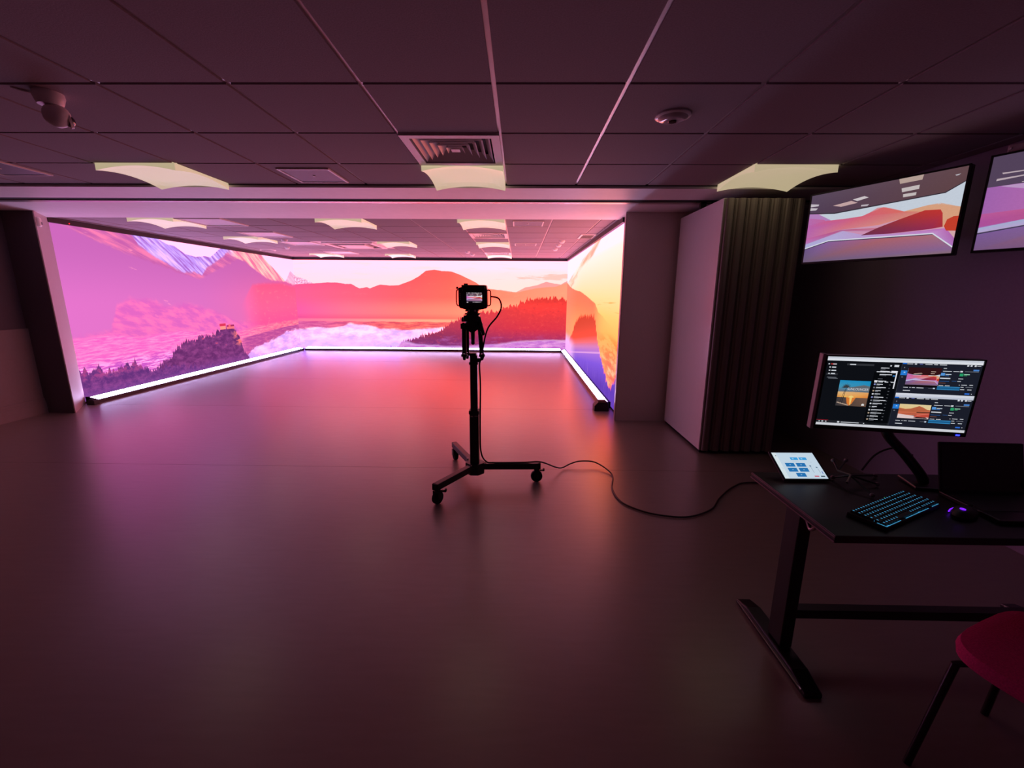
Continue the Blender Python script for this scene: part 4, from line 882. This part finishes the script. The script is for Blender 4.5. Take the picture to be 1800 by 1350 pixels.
for v in me.vertices: v.co = Vector((v.co.x*sc_*1.0, 0, v.co.y*sc_*1.25))
me.materials.clear(); me.materials.append(mat('lettering_white', (240,240,244), emit=(236,238,244), estr=.8))
o = D.objects.new('cover_lettering', me); COL.objects.link(o); o.parent = scr; o.location = (-.001+(.245-.5)*(W-.01), -.0026, .0055+(.53-.5)*(H-.021))
MB().box(-.05,.028,-.06,.05,.05,.06).build('back_hub', M_black, mo, bevel=.004)
MB().tube(spline([(.02,.05,-.02),(.03,.07,-.10),(.05,.075,-.19),(.12,.06,-.27),(.19,.04,-.36),(.20,.04,-.40)],6), .020, 10).build('arm', M_black2, mo, smooth=True)
MB().box(.14,-.02,-.398,.26,.10,-.386).build('arm_base', M_black2, mo, bevel=.004)
MB().tube(spline([(.16,.07,-.28),(.10,.09,-.26),(.04,.10,-.30),(.0,.10,-.38)]), .004, 6).build('cable', M_cable, mo, smooth=True)

# tablet on a wedge stand
tb = thing('tablet', 'bright tablet with blue buttons leaning on the left end of the desk', 'tablet', (1.26,1.812,.7505), R(1), rx=R(-59))
W, H = .188, .141
MB().box(-W/2-.009,0,-H/2-.009,W/2+.009,.009,H/2+.009).build('casing', M_black, tb, bevel=.003)
q = [rc(0,(206,226,242),0,0,1,1), rc(1,(226,240,246),0,.0,.10,1), rc(2,(60,70,90),.06,.86,.08,.89)]
for x in (.38,.59): q += [rc(2,(60,164,232),x,.71,x+.18,.81), rc(3,(150,210,245),x+.04,.735,x+.08,.785)]
for x, y in ((.185,.445),(.445,.445),(.185,.255),(.445,.255),(.315,.068)): q += [rc(2,(40,120,188),x,y,x+.215,y+.145), rc(3,(170,205,235),x+.09,y+.065,x+.125,y+.085)]
q += [rc(2,(96,118,140),.751,.22,.757,.45), rc(3,(90,120,150),.735,.45,.772,.50), rc(2,(96,118,140),.893,.20,.899,.38), rc(3,(90,120,150),.865,.40,.905,.44), rc(3,(50,80,190),.938,.18,.955,.27), rc(2,(210,110,130),.712,.065,.815,.108), rc(2,(70,90,100),.858,.065,.953,.106)]
for x, y, w in ((.46,.94,.14),(.40,.655,.16),(.05,.62,.03),(.05,.40,.03),(.05,.36,.04),(.06,.12,.025),(.8,.62,.05)): q.append(rc(2,(176,190,204),x,y,x+w,y+.008))
picture(tb, W, H, q, y=-.0006, strength=.86)
MB().prism([(.0095,-.03),(.0095,.035),(.058,.006),(.05,.0)], -.05, .05, 'x').build('easel', M_black, tb)

# laptop with a dark screen
lp = thing('laptop', 'open black laptop with a dark screen right of the monitor arm', 'laptop', (1.885,1.60,DZ), R(-2))
MB().box(-.165,-.20,0,.165,.035,.018).build('base', M_black2, lp, bevel=.004)
MB().box(-.15,-.13,.0182,.15,.0,.0195).build('key_deck', M_black, lp)
MB().box(-.165,.0,.0,.165,.010,.205, M=Matrix.Translation((0,.03,.014)) @ Matrix.Rotation(R(-14),4,'X')).build('lid', M_black, lp, bevel=.008)
MB().box(-.155,-.0006,.012,.155,-.0002,.195, M=Matrix.Translation((0,.03,.014)) @ Matrix.Rotation(R(-14),4,'X')).build('screen', M_glassk, lp)

# keyboard
kb = thing('keyboard', 'black keyboard with glowing blue keys on the desk', 'keyboard', (1.418,1.494,DZ), math.atan2(.171,.335))
MB().box(-.197,-.062,0,.197,.062,.016).build('base', M_black, kb, bevel=.003)
caps, gl = MB(), MB()
random.seed(5)
for r in range(6):
    y = .046-r*.0185
    x = -.188
    while x < .182:
        w = .0165
        if r == 5 and -.11 < x < -.09: w = .10
        if r in (3,4) and x < -.187: w = .026
        if .078 < x < .088 or .148 < x < .152: x += .006; continue
        caps.box(x,y-.008,.016,x+w-.003,y+.0075,.0235)
        gl.box(x+.004,y-.001,.0236,x+min(w,.0165)-.0085,y+.0045,.0239)
        if random.random() < .12: gl.box(x+.001,y-.0098,.0162,x+w-.002,y-.0088,.0172)
        x += w+.0005
gl.box(-.192,-.0585,.0162,-.095,-.057,.0175).box(-.06,-.0585,.0162,.11,-.057,.0175).box(-.193,-.057,.0162,-.1915,-.03,.0175).box(.14,-.058,.0162,.19,-.0565,.0175).box(.078,-.01,.0162,.0795,.04,.0175).box(.11,-.022,.0162,.146,-.0205,.0175)
tag(caps.build('keycaps', M_black, kb), kind='stuff'); tag(gl.build('key_backlight', M_key, kb), kind='stuff')
MB().box(.06,.0565,.0162,.063,.059,.0185).build('status_light', M_green, kb)
# mouse
ms = thing('computer_mouse', 'black computer mouse with violet lights right of the keyboard', 'mouse', (1.652,1.468,DZ), R(-62))
vs = MB(); vs.lathe([(.002,.0),(.034,.001),(.036,.012),(.030,.026),(.018,.034),(.002,.037)], n=24, M=Matrix.Diagonal((.95,1.75,1,1)))
vs.build('shell', M_black, ms, smooth=True)
MB().lathe([(.006,0),(.0085,.001),(.0085,.003),(.006,.004)], (0,-.028,.033), 14).build('emblem_light', M_violet, ms)
MB().tube([(-.034,-.03,.010),(-.037,-.008,.012),(-.036,.018,.012)], .0022, 6).build('side_light', M_violet, ms, smooth=True)
MB().box(-.004,.03,.029,.004,.05,.037).build('scroll_wheel', M_rubber, ms)
# ball-jointed mini stand
gd = thing('mini_stand', 'small black ball-tipped bracket stand behind the keyboard', 'stand', (1.47,1.73,DZ))
MB().tube([(-.075,.03,.05),(-.058,-.02,.05),(-.10,-.06,.035)], .005, 8).build('bracket', M_dedge, gd, smooth=True)
for a, b in (((-.075,.03,.05),(-.06,.085,.075)),((-.075,.03,.05),(.0,.09,.075)),((-.058,-.02,.05),(-.08,.045,.012)),((-.058,-.02,.05),(.125,.07,.012)),((-.058,-.02,.05),(.06,-.02,.012)),((-.058,-.02,.05),(-.045,-.125,.012))):
    ar = MB().cyl(a, b, .004, n=8).build('arm', M_black, gd); MB().ball(b, .009, 12).build('ball_tip', M_metal if False else M_chrome, ar, smooth=True)
    ar.children[0].data.materials[0] = M_trimm
# dark bag at the right end of the desk
bg = thing('cable_pouch', 'dark rounded pouch at the right edge of the desk beside the laptop', 'pouch', (2.19,1.62,DZ), R(12))
MB().ball((0,0,.055), .105, 18, .52).build('body', M_black, bg, smooth=True)
MB().tube(spline([(-.10,-.02,.07),(-.05,-.06,.085),(.03,-.07,.085),(.09,-.03,.07)]), .003, 6).build('zip', M_dedge, bg, smooth=True)

# ------------------------------------------------------------------ chair
ch = thing('chair', 'magenta fabric chair with thin tubular legs at the bottom right corner', 'chair', (1.585,1.01,0), R(22))
mb = MB(); n = 40; prof = [(.90,.425),(.985,.432),(1.0,.452),(.97,.472),(.82,.482),(.45,.478),(.01,.474)]
vs, fs = [], []
for r, z in prof:
    for k in range(n):
        a = 2*math.pi*k/n; c, s = math.cos(a), math.sin(a); e = .5
        vs.append((.235*r*math.copysign(abs(c)**e,c), .225*r*math.copysign(abs(s)**e,s), z))
for i in range(len(prof)-1):
    for k in range(n): fs.append((i*n+k,i*n+(k+1)%n,(i+1)*n+(k+1)%n,(i+1)*n+k))
fs.append(tuple(range(n-1,-1,-1))); fs.append(tuple(range((len(prof)-1)*n,len(prof)*n)))
mb.add(vs, fs).build('seat', M_fabric, ch, smooth=True)
bk = MB(); vs = []
m = 14
for i in range(m+1):
    for j in range(m+1):
        x = -1+2*i/m; zf = j/m
        vs.append((.22*x*(1-.12*zf**3), -.24-.05*zf+.05*x*x-.02, .56+.33*zf-.03*abs(x)**4*zf))
q = (m+1)**2; vs += [(a, b-.035, c) for a, b, c in vs]
fs = []
for i in range(m):
    for j in range(m):
        a = i*(m+1)+j; fs += [(a,a+1,a+m+2,a+m+1),(q+a,q+a+m+1,q+a+m+2,q+a+1)]
rg = [i*(m+1) for i in range(m+1)]+[m*(m+1)+j for j in range(1,m+1)]+[i*(m+1)+m for i in range(m-1,-1,-1)]+list(range(m-1,0,-1))
for i in range(len(rg)): a, b = rg[i], rg[(i+1)%len(rg)]; fs.append((a,b,q+b,q+a))
bk.add(vs, fs).build('backrest', M_fabric, ch, smooth=True)
for sx_ in (-1, 1):
    MB().tube([(.15*sx_,.15,.425),(.19*sx_,.19,.40),(.235*sx_,.225,0.0)], .011, 10).build('leg', M_legs, ch, smooth=True)
    MB().tube([(.15*sx_,-.14,.425),(.19*sx_,-.18,.40),(.235*sx_,-.24,0.0)], .011, 10).build('leg', M_legs, ch, smooth=True)
    MB().tube([(.13*sx_,-.15,.425),(.14*sx_,-.27,.44),(.14*sx_,-.315,.55),(.13*sx_,-.335,.66)], .010, 10).build('back_support', M_legs, ch, smooth=True)
MB().box(-.17,-.17,.410,.17,.17,.426).build('seat_pan', M_black, ch)

# ------------------------------------------------------------------ cables
c1 = tag(MB().tube(spline([(ST[0]+.135,3.22,1.475),(ST[0]+.19,3.22,1.46),(ST[0]+.21,3.21,1.40),(ST[0]+.18,3.20,1.33),(ST[0]+.11,3.19,1.24),(ST[0]+.075,3.19,1.10),(ST[0]+.075,3.19,1.02),(ST[0]+.048,3.185,.98),(ST[0]+.052,3.185,.80),(ST[0]+.048,3.18,.50),(ST[0]+.052,3.18,.28),(ST[0]+.09,3.19,.19),(ST[0]+.16,3.215,.168),(ST[0]+.40,3.23,.168),(ST[0]+.53,3.25,.165),(.32,3.40,.06),(.388,3.482,.02),(.47,3.55,.03),(.558,3.563,.05),(.684,3.567,.04),(.776,3.445,.02),(.795,3.329,.008),(.744,3.114,.008),(.759,2.907,.008),(.85,2.782,.008),(.986,2.707,.008),(1.174,2.689,.008),(1.377,2.798,.008),(1.518,2.975,.008),(1.721,3.175,.008),(1.898,3.254,.008),(2.3,3.2,.008)], 8), .006, 8).build('camera_cable', M_cable, smooth=True),
    'thin black cable from the camera down the stand and across the floor', 'cable')
